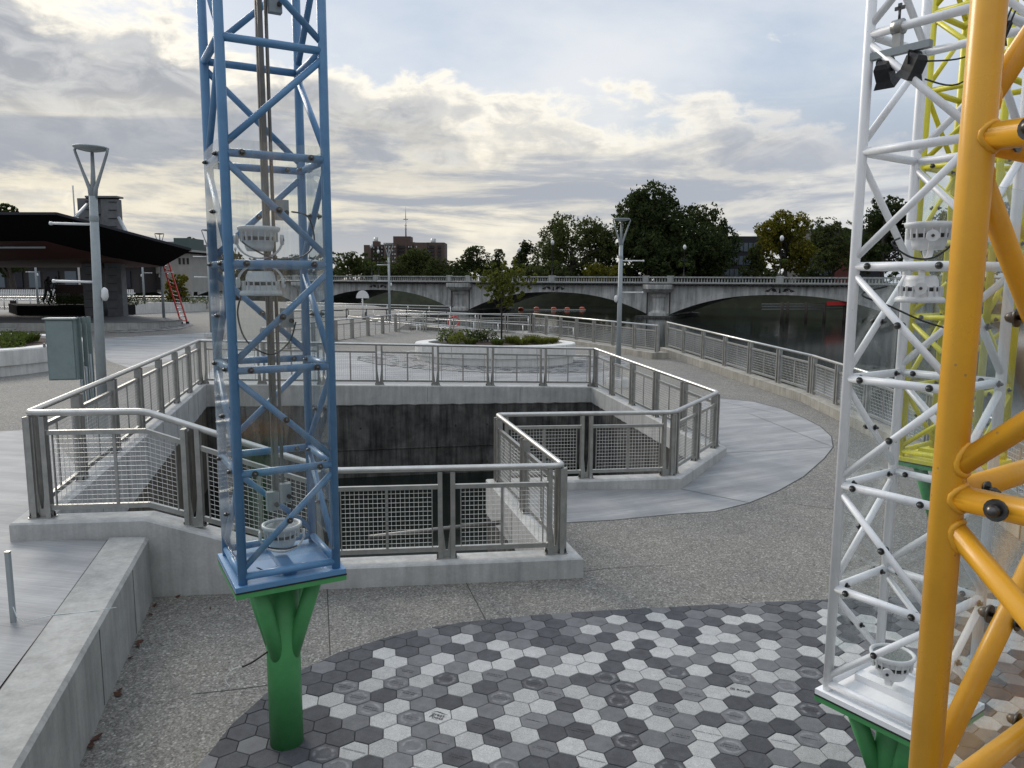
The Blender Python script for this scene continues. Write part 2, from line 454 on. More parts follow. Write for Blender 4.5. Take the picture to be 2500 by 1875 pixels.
def pane_mat():
    m_ = bpy.data.materials.new('acrylic'); m_.use_nodes = True; nt = m_.node_tree; nt.nodes.clear()
    tc = node(nt, 'ShaderNodeTexCoord')
    n = node(nt, 'ShaderNodeTexNoise', {'Vector': tc.outputs['Object'], 'Scale': 3.0, 'Detail': 8.0, 'Roughness': .7})
    st = node(nt, 'ShaderNodeMapping', {0: tc.outputs['Object'], 'Scale': (9.0, 9.0, .8)})
    n2 = node(nt, 'ShaderNodeTexNoise', {'Vector': st.outputs[0], 'Scale': 2.0, 'Detail': 8.0, 'Roughness': .75})
    bp = node(nt, 'ShaderNodeBump', {'Height': n.outputs['Fac'], 'Strength': .05, 'Distance': .02})
    tr = node(nt, 'ShaderNodeBsdfTransparent', {'Color': (.93, .95, .95, 1)})
    gl = node(nt, 'ShaderNodeBsdfGlossy', {'Color': (1, 1, 1, 1), 'Roughness': .02, 'Normal': bp.outputs[0]})
    df = node(nt, 'ShaderNodeBsdfDiffuse', {'Color': (.6, .63, .63, 1)})
    lw = node(nt, 'ShaderNodeLayerWeight', {'Blend': .5, 'Normal': bp.outputs[0]})
    pw_ = node(nt, 'ShaderNodeMath', {0: lw.outputs['Facing'], 1: 4.0}, operation='POWER')
    fr = node(nt, 'ShaderNodeMath', {0: pw_.outputs[0], 1: .42, 2: .035}, operation='MULTIPLY_ADD')
    dust = ramp(nt, n2.outputs['Fac'], ((.45, (.0, .0, .0)), (.75, (.16, .16, .16))))
    m1 = node(nt, 'ShaderNodeMixShader', {0: dust, 1: tr.outputs[0], 2: df.outputs[0]})
    m2 = node(nt, 'ShaderNodeMixShader', {0: fr.outputs[0], 1: m1.outputs[0], 2: gl.outputs[0]})
    o = node(nt, 'ShaderNodeOutputMaterial', {0: m2.outputs[0]}); MAT['acrylic'] = m_
pane_mat()
def leaf_mat(name, cols, trans=.35):
    m_ = bpy.data.materials.new(name); m_.use_nodes = True; nt = m_.node_tree; nt.nodes.clear()
    g = node(nt, 'ShaderNodeNewGeometry'); tc = node(nt, 'ShaderNodeTexCoord')
    n = node(nt, 'ShaderNodeTexNoise', {'Vector': tc.outputs['Object'], 'Scale': .35, 'Detail': 4.0})
    f = node(nt, 'ShaderNodeMath', {0: g.outputs['Random Per Island'], 1: .55}, operation='MULTIPLY')
    f2 = node(nt, 'ShaderNodeMath', {0: n.outputs['Fac'], 1: .9, 2: f.outputs[0]}, operation='MULTIPLY_ADD')
    f3 = node(nt, 'ShaderNodeMath', {0: f2.outputs[0], 1: .22}, operation='SUBTRACT')
    k = len(cols); c = ramp(nt, f3.outputs[0], [(i/(k-1), q) for i, q in enumerate(cols)])
    d = node(nt, 'ShaderNodeBsdfDiffuse', {'Color': c}); t = node(nt, 'ShaderNodeBsdfTranslucent', {'Color': c})
    mx = node(nt, 'ShaderNodeMixShader', {0: trans, 1: d.outputs[0], 2: t.outputs[0]})
    node(nt, 'ShaderNodeOutputMaterial', {0: mx.outputs[0]}); MAT[name] = m_
leaf_mat('leaf_dark', [(.022, .032, .014), (.036, .050, .020), (.054, .070, .027), (.072, .086, .034)])
leaf_mat('leaf_mid', [(.034, .046, .018), (.056, .072, .026), (.080, .098, .034), (.105, .12, .042)])
leaf_mat('leaf_yellow', [(.06, .07, .015), (.11, .115, .022), (.18, .16, .026), (.24, .20, .035)])
leaf_mat('leaf_young', [(.055, .072, .018), (.10, .12, .026), (.15, .16, .035), (.20, .19, .05)])
leaf_mat('leaf_bed', [(.03, .05, .016), (.06, .09, .022), (.10, .12, .03), (.14, .13, .05)])
mat('bark', (.055, .045, .036), .9, var=(.025, .02, .017), scale=8, bump=.5, bscale=30)
mat('mulch', (.06, .035, .022), .95, var=(.025, .015, .01), scale=30, bump=.8, bscale=60)
mat('leaf_litter', (.10, .035, .015), .8, var=(.05, .02, .01), scale=40)

# ------------------------------------------------------------------ pit outline
PA = at(86, 1264, .90); PF = at(1372, 1350, .25); PN1 = at(1213, 1174, .25); PN2 = at(1640, 1160, .25)
PT = at(1747, 1090, .27); PBR = at(1451, 943, .42); PBL = at(490, 937, .74)
def online(a, b, t, z): q = a.lerp(b, t); return V((q.x, q.y, z))
PB1 = online(PA, PF, .205, .90); PB2 = online(PA, PF, .545, .25)
PIT = [PA, PB1, PB2, PF, PN1, PN2, PT, PBR, PBL]
BAND = [1.0, 1.05, .6, .5, .6, .5, .5, .45, .6]
def offset(poly, dist):
    out = []; n = len(poly)
    for i in range(n):
        a, b, c = poly[i-1], poly[i], poly[(i+1) % n]
        t1 = V((b.x-a.x, b.y-a.y)).normalized(); t2 = V((c.x-b.x, c.y-b.y)).normalized()
        n1 = V((t1.y, -t1.x)); n2 = V((t2.y, -t2.x)); mm = (n1+n2); k = dist*2/mm.length_squared if mm.length > .1 else dist
        out.append(V((b.x+mm.x*k, b.y+mm.y*k, b.z)))
    return out
POUT = offset(PIT, .20); PIN = offset(PIT, -.15); PWALL = offset(PIT, -.125)

# ------------------------------------------------------------------ ground
RIV = [(7.4, -6), (7.4, 4), (7.5, 10.5), (8.35, 16), (8.55, 21.2), (6.75, 31.6), (5.6, 30.6), (1.6, 43.2), (-6.4, 42.4), (-6.9, 60), (-14, 78), (-30, 92), (-70, 110), (-150, 110)]
gpoly = [(-4.15, 8.0), (-3.0, 4.0), (-1.6, -6)] + RIV + [(-150, 8.0)]
hole = [(p.x, p.y) for p in offset(PIT, .05)]
tpoly = [(-4.4, 8.12), (-3.3, 4.0), (-1.9, -6), (-150, -6), (-150, 8.12)]
sheet('terrace_ground', tpoly, MAT['brushed_b'], step=30, zf=lambda x, y: .70, kind='structure')
# brushed concrete fields
def gpts(L): return [tuple(gp(*q)[:2]) for q in L]
fld = gpts([(1300, 1282), (1395, 1276), (1500, 1270), (1640, 1256), (1746, 1249), (1830, 1228), (1900, 1199), (1962, 1164), (2012, 1120), (2034, 1092), (2030, 1066), (2004, 1042), (1962, 1020), (1908, 998), (1840, 981), (1700, 966)])
fld += [tuple(p[:2]) for p in (POUT[6], POUT[5], POUT[4])] + [tuple(POUT[3].lerp(POUT[4], .56)[:2])]
PO2 = POUT
west = [tuple(POUT[0][:2]), (POUT[0].x-.02, 8.02), (-60, 8.02), (-60, 12.6), (-14, 12.9), tuple(gp(58, 1050)[:2]), tuple(gp(104, 1034)[:2]), tuple(POUT[0].lerp(POUT[8], .22)[:2])]
wb = gpts([(262, 880), (330, 903), (415, 880), (470, 850), (478, 838), (520, 818), (510, 812), (380, 819), (240, 826), (250, 860)])
bk = gpts([(1480, 925), (1500, 900), (1420, 885), (1200, 905), (1080, 905), (1000, 890), (985, 870), (960, 858), (820, 858), (700, 850), (560, 850)])
bfield = [tuple(POUT[8][:2]), tuple(POUT[7][:2])]+bk
pcx, pcy = -.65, 29.7
ell = lambda rx, ry, n=28: [(pcx+rx*math.cos(2*math.pi*k/n), pcy+ry*math.sin(2*math.pi*k/n)) for k in range(n)]
HEXA = ell(5.3, 3.5); HEXB = gpts([(262, 812), (330, 812), (440, 804), (472, 794), (455, 784), (400, 786), (330, 798)])
def ground_sheets():
    """one triangulation, cut into the paving fields that lie flush in it"""
    regs = [('brushed_field', fld, 'brushed_a'), ('brushed_field', west, 'brushed_b'), ('brushed_field', wb, 'brushed_b'), ('brushed_field', bfield, 'brushed_a'), ('paver_bed', HEXA, 'concrete_warm'), ('paver_bed', HEXB, 'joint_soft')]
    vs = []; es = []
    for P in [gpoly, hole]+[r[1] for r in regs]:
        b = len(vs); vs += [V((p[0], p[1])) for p in P]; es += [(b+i, b+(i+1) % len(P)) for i in range(len(P))]
    def grid(x0, x1, y0, y1, st):
        gx = x0
        while gx < x1:
            gy = y0
            while gy < y1:
                q = (gx+.013, gy+.017)
                if inside(q, gpoly) and not inside(q, hole): vs.append(V(q))
                gy += st
            gx += st
    grid(-40, 9, 8.1, 50, 1.0); grid(-4.5, 8, -6, 8.1, 2.0); grid(-150, -40, 8.1, 110, 7.0); grid(-40, 9, 50, 110, 5.0)
    ov, oe, of, *_ = delaunay_2d_cdt(vs, es, [], 0, 1e-5)
    out = {}
    for f in of:
        c = (sum(ov[i].x for i in f)/len(f), sum(ov[i].y for i in f)/len(f))
        if not inside(c, gpoly) or inside(c, hole): continue
        k = -1
        for i, r in enumerate(regs):
            if inside(c, r[1]): k = i
        out.setdefault(k, []).append(tuple(f))
    res = {}
    for k, fs in out.items():
        nm, m_ = ('plaza_ground', 'aggregate') if k < 0 else (regs[k][0], regs[k][2])
        used = sorted({i for f in fs for i in f}); mp = {i: n for n, i in enumerate(used)}
        mb = MB().add([(ov[i].x, ov[i].y, ground(ov[i].x, ov[i].y)) for i in used], [tuple(mp[i] for i in f) for f in fs], True)
        res[k] = mb.build(nm, MAT[m_], kind='structure')
    return res
GR = ground_sheets(); fo = GR[0]; wfo = GR[2]
strip(fld[:16], .016, MAT['joint'], 'joint_line', .006, fo)
strip([tuple(POUT[5][:2]), fld[5]], .012, MAT['joint'], 'joint_line', .006, fo)
strip([gp(1770, 1106)[:2], fld[9]], .012, MAT['joint_soft'], 'joint_line', .006, fo)
strip([gp(1766, 1008)[:2], gp(1830, 1010)[:2], fld[9]], .012, MAT['joint_soft'], 'joint_line', .006, fo)
strip(wb[5:8], .03, MAT['joint_soft'], 'joint_line', .006, wfo)
for pts in ([(798, 1418), (806, 1600)], [(1128, 1404), (1190, 1522)], [(1815, 1460), (1842, 1477)], [(1424, 1396), (1480, 1388), (1700, 1376), (2030, 1350)],
            [(470, 1695), (590, 1682), (660, 1672)], [(1912, 1226), (2050, 1246), (2120, 1280)], [(2040, 1094), (2080, 1100)], [(150, 1018), (270, 1010)], [(262, 880), (400, 905)], [(1660, 960), (1900, 1010)]):
    strip(gpts(pts), .010, MAT['joint'], 'joint_line', .003, kind='structure')

# ------------------------------------------------------------------ pit
pit = thing('concrete_pit', (PF.x, PF.y, 0), 'deep open pit with pale concrete kerb and dark stained walls inside the railing', 'pit')
def ring(mb, P, Q, zP, zQ, sub=8, jag=0.0, only=None):
    n = len(P)
    for i in range(n):
        if only is not None and i not in only: continue
        j = (i+1) % n
        for k in range(sub):
            a, b = k/sub, (k+1)/sub; vs = []
            for t in (a, b):
                jj = jag*math.sin((i*9+t*sub)*12.9898)*math.cos((i+t*sub)*4.1) if 0 < t < 1 else 0
                vs.append((lerp(P[i].x, P[j].x, t), lerp(P[i].y, P[j].y, t), lerp(zP[i], zP[j], t)))
                vs.append((lerp(Q[i].x, Q[j].x, t), lerp(Q[i].y, Q[j].y, t), lerp(zQ[i], zQ[j], t)+jj))
            mb.add(vs, ((0, 1, 3, 2),))
ztop = [p.z for p in PIT]; zlow = [z-b for z, b in zip(ztop, BAND)]
mb = MB(); che = .018
ring(mb, offset(PIT, .20-che), offset(PIT, -.15+che), ztop, ztop)                      # top
ring(mb, POUT, offset(PIT, .20-che), [z-che for z in ztop], ztop)                       # chamfers
ring(mb, offset(PIT, -.15+che), PIN, ztop, [z-che for z in ztop])
ring(mb, POUT, POUT, [-.3]*9, [z-che for z in ztop])
ring(mb, PIN, PIN, [z-che for z in ztop], zlow, 60, .014)
ring(mb, PIN, PWALL, [z+.04 for z in zlow], [z-.02 for z in zlow], 60, .014)
mb.build('kerb', MAT['concrete_light'], pit)
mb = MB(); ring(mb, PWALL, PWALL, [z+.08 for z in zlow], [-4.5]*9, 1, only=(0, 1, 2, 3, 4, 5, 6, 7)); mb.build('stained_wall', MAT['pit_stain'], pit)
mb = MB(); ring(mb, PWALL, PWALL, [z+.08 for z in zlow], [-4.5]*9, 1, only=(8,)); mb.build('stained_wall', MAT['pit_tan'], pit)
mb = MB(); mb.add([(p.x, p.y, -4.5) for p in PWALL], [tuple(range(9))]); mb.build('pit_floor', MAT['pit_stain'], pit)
# ledge line and pour joints on the back wall
mb = MB(); a, b = PWALL[7], PWALL[8]
for t0, t1, z in ((.02, .98, -1.2), (.02, .98, -2.4)): mb.beam(a.lerp(b, t0)*1+V((0, -.012, 0)) - V((0, 0, a.lerp(b, t0).z-z)), a.lerp(b, t1)+V((0, -.012, 0)) - V((0, 0, a.lerp(b, t1).z-z)), .02, .025)
mb.build('pour_joint', MAT['pit_stain'], pit)
for k in range(1, 6):
    q_ = a.lerp(b, k/6); MB().box((q_.x, q_.y-.008, -2.2), (.02, .016, 4.2), math.atan2(b.y-a.y, b.x-a.x)).build('form_joint', MAT['pit_stain'], pit)
    for zz in (-.6, -1.7, -2.9):
        for dx in (-.45, .45): MB().tube((q_.x+dx, q_.y+.02+dx*.22, zz), (q_.x+dx, q_.y-.012+dx*.22, zz), .03, 10).build('tie_hole', MAT['joint'], pit)
for seg, ts in ((8, (.12, .24, .36, .48, .60, .72, .84)), (7, (.2, .45, .7)), (4, (.5,)), (6, (.3, .62)), (3, (.5,))):
    a, b = PIN[seg], PIN[(seg+1) % 9]; nrm = V((b.y-a.y, -(b.x-a.x))).normalized()
    for t in ts:
        p = a.lerp(b, t); mb = MB(); z0 = lerp(zlow[seg], zlow[(seg+1) % 9], t)+.06
        mb.box((p.x-nrm.x*.001, p.y-nrm.y*.001, (z0+p.z-.05)/2), (.008, .004, p.z-.05-z0), math.atan2(b.y-a.y, b.x-a.x)); mb.build('kerb_joint', MAT['joint_soft'], pit)
# pipe across the pit
tag(MB().tube(aty(900, 1312, 10.4), aty(1225, 1275, 11.2), .035, 12).build('drain_pipe', MAT['mast_steel']), 'thin grey pipe crossing the pit below the front railing', 'pipe')

# ------------------------------------------------------------------ retaining wall and its side
WR = [V((-3.98, 8.14, 0)), V((-3.17, 5.25, 0)), V((-2.55, 3.0, 0)), V((-1.2, -2.0, 0))]
WL = [V((p.x-.43, p.y-.02, 0)) for p in WR]
mb = MB()
secs = []
for r_, l_ in zip(WR, WL):
    e = .03
    secs.append([(r_.x, r_.y, -.2), (r_.x, r_.y, .70), (r_.x-e, r_.y, .73), (l_.x+e*.5, l_.y, .73), (l_.x, l_.y, .715), (l_.x, l_.y, -.2)])
vs = [q for s_ in secs for q in s_]; fs = []
for i in range(len(secs)-1):
    for j in range(5): fs.append((i*6+j, i*6+j+1, (i+1)*6+j+1, (i+1)*6+j))
fs.append(tuple(range(6))[::-1]); fs.append(tuple(6*(len(secs)-1)+j for j in range(6)))
mb.add(vs, fs); rw = mb.build('retaining_wall', MAT['concrete']); tag(rw, 'low sloping-away grey concrete wall along the lower left beside the gravelly paving', 'wall')
for k, t in enumerate((.30, .75)):
    p = WR[0].lerp(WR[1], t); MB().box((p.x+.001, p.y, .36), (.004, .010, .66), math.atan2(-.81, 2.89)).build('joint_line', MAT['joint_soft'], rw)
strip([tuple(WL[0][:2]), tuple(WL[1][:2]), tuple(WL[2][:2])], .03, MAT['joint'], 'joint_line', .003, rw, zf=lambda x, y: .702)
def litter(p, s, rz):
    mb = MB(); mb.add([(-s, -s*.5, .004), (0, -s*.6, .012), (s, 0, .02), (.1*s, s*.6, .008), (-s, s*.4, .018)], ((0, 1, 3, 4), (1, 2, 3)))
    return link('dead_leaf', mb.mesh('dead_leaf', MAT['leaf_litter']), None, p, (rng.uniform(-.4, .4), rng.uniform(-.3, .3), rz))
for k, (px, py, s) in enumerate(((380, 1452, .035), (366, 1480, .03), (354, 1503, .03), (326, 1569, .04), (322, 1580, .035), (308, 1608, .03), (278, 1688, .035), (272, 1698, .04), (221, 1805, .05), (207, 1825, .045), (424, 1458, .03), (500, 1488, .018))):
    p = at(px+6, py, .0); o = litter((p.x+.03, p.y, .006), s, k*1.3)
    tag(o, 'small dead brown leaf by the foot of the grey wall, %s from the pit' % ORD[k], 'leaf', 'dead leaves along the wall')
sp = at(33, 1518, .70)
pst = MB().box((sp.x, sp.y, .70+.30), (.034, .034, .60)); pst.m = 1; pst.box((sp.x, sp.y, 1.305), (.036, .036, .012))
tag(pst.build('stake', [MAT['grey_pole'], MAT['galv']]), 'short thin grey metal stake standing on the left terrace', 'stake')
w0 = [V((sp.x+.02, sp.y-.02, .84)), V((sp.x+.05, sp.y-.03, .76)), V((sp.x+.12, sp.y-.05, .722)), V((sp.x+.30, sp.y+.06, .735)), V((sp.x+.55, sp.y+.14, .73)), V((sp.x+.78, sp.y+.16, .76))]
tag(MB().path(w0, .0035, 6).build('wire_string', MAT['wire_pale']), 'thin pale wire tied to the grey stake and trailing over the terrace', 'wire')

# ------------------------------------------------------------------ railings
def smooth_corners(pts, r, closed=False, k=4):
    out = []; n = len(pts)
    for i in range(n):
        if not closed and i in (0, n-1): out.append(pts[i]); continue
        a, b, c = pts[i-1], pts[i], pts[(i+1) % n]
        u = (a-b); w = (c-b); rr = min(r, u.length*.4, w.length*.4); p0 = b+u.normalized()*rr; p1 = b+w.normalized()*rr
        for j in range(k+1):
            t = j/k; out.append(p0*(1-t)**2+b*2*t*(1-t)+p1*t*t)
    return out
POSTMESH = {}
def post_mesh(h, detail):
    key = (round(h, 2), detail)
    if key in POSTMESH: return POSTMESH[key]
    mb = MB(); g = .075
    for s_ in (-1, 1):
        mb.box((s_*g, 0, h/2+.006), (.018 if detail < 1 else .052, .10, h-.012))
    if detail:
        # web plate with the V notch at the foot
        y = .012; t = .005
        for yy in (-1,):
            poly = [(-g, .0), (g, .0), (g, .40), (g-.03, .40), (.012, .10), (-.012, .10), (-g+.03, .40), (-g, .40)]
            vs = [(x, s_*t, z) for s_ in (-1, 1) for x, z in poly]; n = len(poly)
            quads = ((0, 1, 4, 5), (1, 2, 3, 4), (0, 5, 6, 7))
            fs = [q for q in quads] + [tuple(n+i for i in reversed(q)) for q in quads] + [(i, n+i, n+(i+1) % n, (i+1) % n) for i in range(n)]
            mb.add(vs, fs)
    POSTMESH[key] = mb.mesh('post', MAT['galv']); return POSTMESH[key]
def plate_mesh():
    if 'p' not in POSTMESH:
        POSTMESH['p'] = MB().box((0, 0, .006), (.26, .12, .012)).mesh('base_plate', MAT['galv'])
        mb = MB()
        mb.tube((0, 0, 0), (0, 0, .022), .013, 6); mb.tube((0, 0, .022), (0, 0, .05), .007, 8)
        POSTMESH['b'] = mb.mesh('anchor_bolt', MAT['bolt'])
    return POSTMESH['p'], POSTMESH['b']
def run(th, a, b, brk, posts, detail=1, cell=.052, wr=.0028, ends=(True, True), anchors=True):
    """one straight stretch of railing; brk = [(t, z, h)...] along it, posts = t values"""
    a2 = V((a.x, a.y, 0)); b2 = V((b.x, b.y, 0)); L = (b2-a2).length; u = (b2-a2).normalized(); rz = math.atan2(u.y, u.x); nrm = V((u.y, -u.x, 0))
    zb = lambda t: pl(t, [(q[0], q[1]) for q in brk]); hh = lambda t: pl(t, [(q[0], q[2]) for q in brk])
    P = lambda t, z, o=0.0: a2+u*(t*L)+nrm*o+V((0, 0, z))
    off = ORI.get(th.name)
    for i, t in enumerate(posts):
        first, last = i == 0 and t < 1e-4, i == len(posts)-1 and t > .9999
        if (first and not ends[0]) or (last and not ends[1]): continue
        tt = t
        if first: tt = .085/L
        if last: tt = 1-.085/L
        h = hh(tt)
        pm = post_mesh(h, detail); po = link('post', pm, th, P(tt, zb(tt))-off, (0, 0, rz))
        if anchors:
            bp, bo = plate_mesh(); q = link('base_plate', bp, po)
            if detail:
                for sx in (-.108, .108):
                    for sy in (-.04, .04): link('anchor_bolt', bo, po, (sx, sy, .012))
    ps = sorted(set(posts))
    for t0, t1 in zip(ps, ps[1:]):
        e0 = t0+((.17 if t0 < 1e-4 else .10)/L); e1 = t1-((.17 if t1 > .9999 else .10)/L)
        mids = [q[0] for q in brk if e0 < q[0] < e1]; kn = [e0]+mids+[e1]
        mb = MB()
        for ka, kb in zip(kn, kn[1:]):
            mb.beam(P(ka, zb(ka)+hh(ka)-.185), P(kb, zb(kb)+hh(kb)-.185), .05, .05)
        top = mb.build('mid_rail', MAT['galv'], th)
        mb = MB()
        for ka, kb in zip(kn, kn[1:]):
            mb.beam(P(ka, zb(ka)+.115), P(kb, zb(kb)+.115), .05, .055)
        mb.build('bottom_rail', MAT['galv'], th)
        f0 = e0+.07/L; f1 = e1-.07/L
        for t in (f0, f1): MB().beam(P(t, zb(t)+.14), P(t, zb(t)+hh(t)-.20), .012, .03, nrm).build('panel_bar', MAT['galv'], th)
        fc = (f0+f1)/2
        MB().beam(P(fc, zb(fc)+.14), P(fc, zb(fc)+hh(fc)-.20), .032, .018, nrm).build('panel_bar', MAT['galv'], th)
        mb = MB(); n = max(2, int((f1-f0)*L/cell))
        def wire(p, q, r=wr):
            t = (q-p).normalized(); x = nrm if abs(t.dot(nrm)) < .9 else V((0, 0, 1)); y = t.cross(x)
            vs = [c+(x*math.cos(k*2.0944)+y*math.sin(k*2.0944))*r for c in (p, q) for k in range(3)]
            mb.add(vs, ((0, 1, 4, 3), (1, 2, 5, 4), (2, 0, 3, 5)), True)
        for i in range(1, n):
            t = lerp(f0, f1, i/n); wire(P(t, zb(t)+.14, .004), P(t, zb(t)+hh(t)-.205, .004))
        H_ = hh(fc)-.345; m_ = max(2, int(H_/cell)); kn2 = [f0]+[q for q in mids if f0 < q < f1]+[f1]
        for j in range(1, m_):
            for ka, kb in zip(kn2, kn2[1:]):
                za = zb(ka)+.14+(hh(ka)-.345)*j/m_; zc = zb(kb)+.14+(hh(kb)-.345)*j/m_
                wire(P(ka, za, -.002), P(kb, zc, -.002))
        mb.build('wire_mesh', MAT['wire'], th, kind='stuff')

HR = 1.10
pr = thing('pit_railing', (PF.x, PF.y, .25), 'galvanised steel railing with wire mesh panels running all round the open pit', 'railing')
h_ = {0: 1.18, 1: 1.18, 2: 1.10, 3: 1.09, 4: 1.11, 5: 1.09, 6: 1.09, 7: 1.12, 8: 1.16}
rail = [V((p.x, p.y, p.z+h_[i])) for i, p in enumerate(PIT)]
MB().path(smooth_corners(rail, .10, True), .038, 14, closed=True).build('handrail', MAT['galv_rail'], pr)
tpost = lambda px, py, z: (at(px, py, z)-PA).length/(PF-PA).length
run(pr, PA, PF, [(0, .90, 1.145), (.205, .90, 1.145), (.545, .25, 1.065), (1, .25, 1.055)], [0, .285, .53, .765, 1])
def seg(i, n):
    j = (i+1) % 9; run(pr, PIT[i], PIT[j], [(0, PIT[i].z, h_[i]-.035), (1, PIT[j].z, h_[j]-.035)], [k/n for k in range(n+1)])
seg(3, 2); seg(4, 2); seg(5, 2); seg(6, 5); seg(7, 7); seg(8, 7)

# ------------------------------------------------------------------ hexagon paving
PITCH = .2195; HANG = R(9.145); HO = V((-.5935, 5.879, 0)); HROT = HANG-R(30)
def hexpos(i, j): return HO+V((math.cos(HANG), math.sin(HANG), 0))*(PITCH*(i+j*.5))+V((-math.sin(HANG), math.cos(HANG), 0))*(PITCH*j*math.sqrt(3)/2)
def speckle(lo, hi, sc=140.0, blotch=.12, ring=False):
    def fn(nt, b, vec):
        oi = node(nt, 'ShaderNodeObjectInfo')
        add = node(nt, 'ShaderNodeVectorMath', {0: vec, 1: oi.outputs['Location']}, operation='ADD')
        n = node(nt, 'ShaderNodeTexNoise', {'Vector': add.outputs[0], 'Scale': sc, 'Detail': 4.0, 'Roughness': .7})
        c = ramp(nt, n.outputs['Fac'], ((.36, lo), (.60, hi)))
        n2 = node(nt, 'ShaderNodeTexNoise', {'Vector': add.outputs[0], 'Scale': 9.0, 'Detail': 6.0, 'Roughness': .65})
        t = ramp(nt, n2.outputs['Fac'], ((.3, (1-blotch,)*3), (.7, (1+blotch,)*3))); c = mixc(nt, 1.0, c, t, 'MULTIPLY')
        rr = node(nt, 'ShaderNodeMapRange', {0: oi.outputs['Random'], 3: .86, 4: 1.14})
        cv = node(nt, 'ShaderNodeCombineXYZ', {0: rr.outputs[0], 1: rr.outputs[0], 2: rr.outputs[0]})
        c = mixc(nt, 1.0, c, cv.outputs[0], 'MULTIPLY')
        if ring:
            sp = node(nt, 'ShaderNodeSeparateXYZ', {0: vec}); fl = node(nt, 'ShaderNodeCombineXYZ', {0: sp.outputs[0], 1: sp.outputs[1]})
            ln = node(nt, 'ShaderNodeVectorMath', {0: fl.outputs[0]}, operation='LENGTH')
            n3 = node(nt, 'ShaderNodeTexNoise', {'Vector': add.outputs[0], 'Scale': 16.0, 'Detail': 5.0, 'Roughness': .6})
            w = node(nt, 'ShaderNodeMath', {0: n3.outputs['Fac'], 1: .05, 2: ln.outputs['Value']}, operation='MULTIPLY_ADD')
            mk = ramp(nt, w.outputs[0], ((.082, (0, 0, 0)), (.098, (1, 1, 1)), (.106, (.75, .75, .75)), (.122, (0, 0, 0))))
            m2 = ramp(nt, n3.outputs['Fac'], ((.40, (0, 0, 0)), (.66, (.62, .62, .62))))
            mk = mixc(nt, 1.0, mk, m2, 'MULTIPLY'); c = mixc(nt, mk, c, (.34, .34, .345))
        nt.links.new(c, b.inputs['Base Color'])
        bp = node(nt, 'ShaderNodeBump', {'Height': n.outputs['Fac'], 'Strength': .25, 'Distance': .002}); nt.links.new(bp.outputs[0], b.inputs['Normal'])
    return fn
mat('paver_L', (.5, .5, .5), .85, extra=speckle((.24, .24, .235), (.42, .42, .41), 130), spec=.3)
mat('paver_M', (.16, .16, .17), .85, extra=speckle((.108, .110, .114), (.148, .150, .155), 150, .18), spec=.3)
mat('paver_D', (.07, .07, .08), .85, extra=speckle((.046, .047, .052), (.072, .074, .080), 150, .25), spec=.3)
mat('paver_m', (.14, .14, .15), .85, extra=speckle((.10, .102, .107), (.14, .142, .148), 150, .2, True), spec=.3)
mat('paver_d', (.07, .07, .08), .85, extra=speckle((.05, .051, .057), (.08, .082, .088), 150, .25, True), spec=.3)
mat('engraving', (.018, .018, .02), .7); mat('engraving_faint', (.020, .020, .022), .8)
TONE = {}
def row(j, i0, s_):
    for k, ch in enumerate(s_): TONE[(i0+k, j)] = ch
# tone of each paver, read row by row: L pale, M mid, D dark, m/d stained, T/t/x = M/D/L with an inscription
row(7, -7, 'DDDDMLDMMDMLMMDLMDLLMDMLMDMM')
row(6, -6, 'DLDMDMLMDDMDLLMtLMDMDDLDLDMD')
row(5, -6, 'DDLMLMtLLMtMLDLDLLMDMTMDLDMM')
row(4, -7, 'DDDLTLTLLtMLLDtLLMTmLMDLDTLM')
row(3, -7, 'MDTLTLtLTMLxLtLDTMLLLMxDLMDL')
row(2, -7, 'DLLTDTMLDMtMDtLLdLtLMMDLLMDM')
row(1, -7, 'DDDLTLMDMTLTLMtMxMDTLLTDLMDL')
row(0, -8, 'DDDDDMLTLLMLLtLtLDTLLMmDLDML')
row(-1, -8, 'DDMDDDDLMLtLTMLMLTLLDDLDMDLM')
row(-2, -7, 'DDDDdxLmTLtLDtLtLMDTLLtLDLMD')
row(-3, -7, 'MDDDMmDMLtLMTLMtMTxLDDMDLMDL')
row(-4, -6, 'DDMDmDMLLDmDDxDLDLTDxTLDMLDM')
row(-5, -6, 'DMDDDMDLMDMLDMDLdLDDMLLDDMLD')
row(-6, -5, 'DDMLDMDLDMDLMDLDMLDLMDLDMLDL')
edge = [(-2.10, 4.2), (-2.25, 4.75), (-2.28, 5.22), (-2.23, 5.74), (-2.1, 6.21), (-1.92, 6.6), (-1.65, 6.94), (-1.3, 7.22), (-.96, 7.43), (-.5, 7.62), (.23, 7.79), (.98, 7.92), (2.01, 8.06), (3.52, 8.24), (7.0, 8.6)]
clipr = edge+[(7.0, 4.2)]
pf = sheet('paver_bed', clipr, MAT['joint'], step=5, dz=.002, zf=lambda x, y: 0.0, kind='structure')
def clip(poly, reg):
    ar = sum(reg[i][0]*reg[(i+1) % len(reg)][1]-reg[(i+1) % len(reg)][0]*reg[i][1] for i in range(len(reg)))
    sg = 1 if ar > 0 else -1
    for i in range(len(reg)):
        a, b = reg[i], reg[(i+1) % len(reg)]; out = []
        f = lambda p: sg*((b[0]-a[0])*(p[1]-a[1])-(b[1]-a[1])*(p[0]-a[0]))
        for k in range(len(poly)):
            p, q = poly[k-1], poly[k]; fp, fq = f(p), f(q)
            if (fp >= 0) != (fq >= 0): t = fp/(fp-fq); out.append((p[0]+(q[0]-p[0])*t, p[1]+(q[1]-p[1])*t))
            if fq >= 0: out.append(q)
        poly = out
        if len(poly) < 3: return []
    return poly
HR_ = PITCH/math.sqrt(3)-.0032
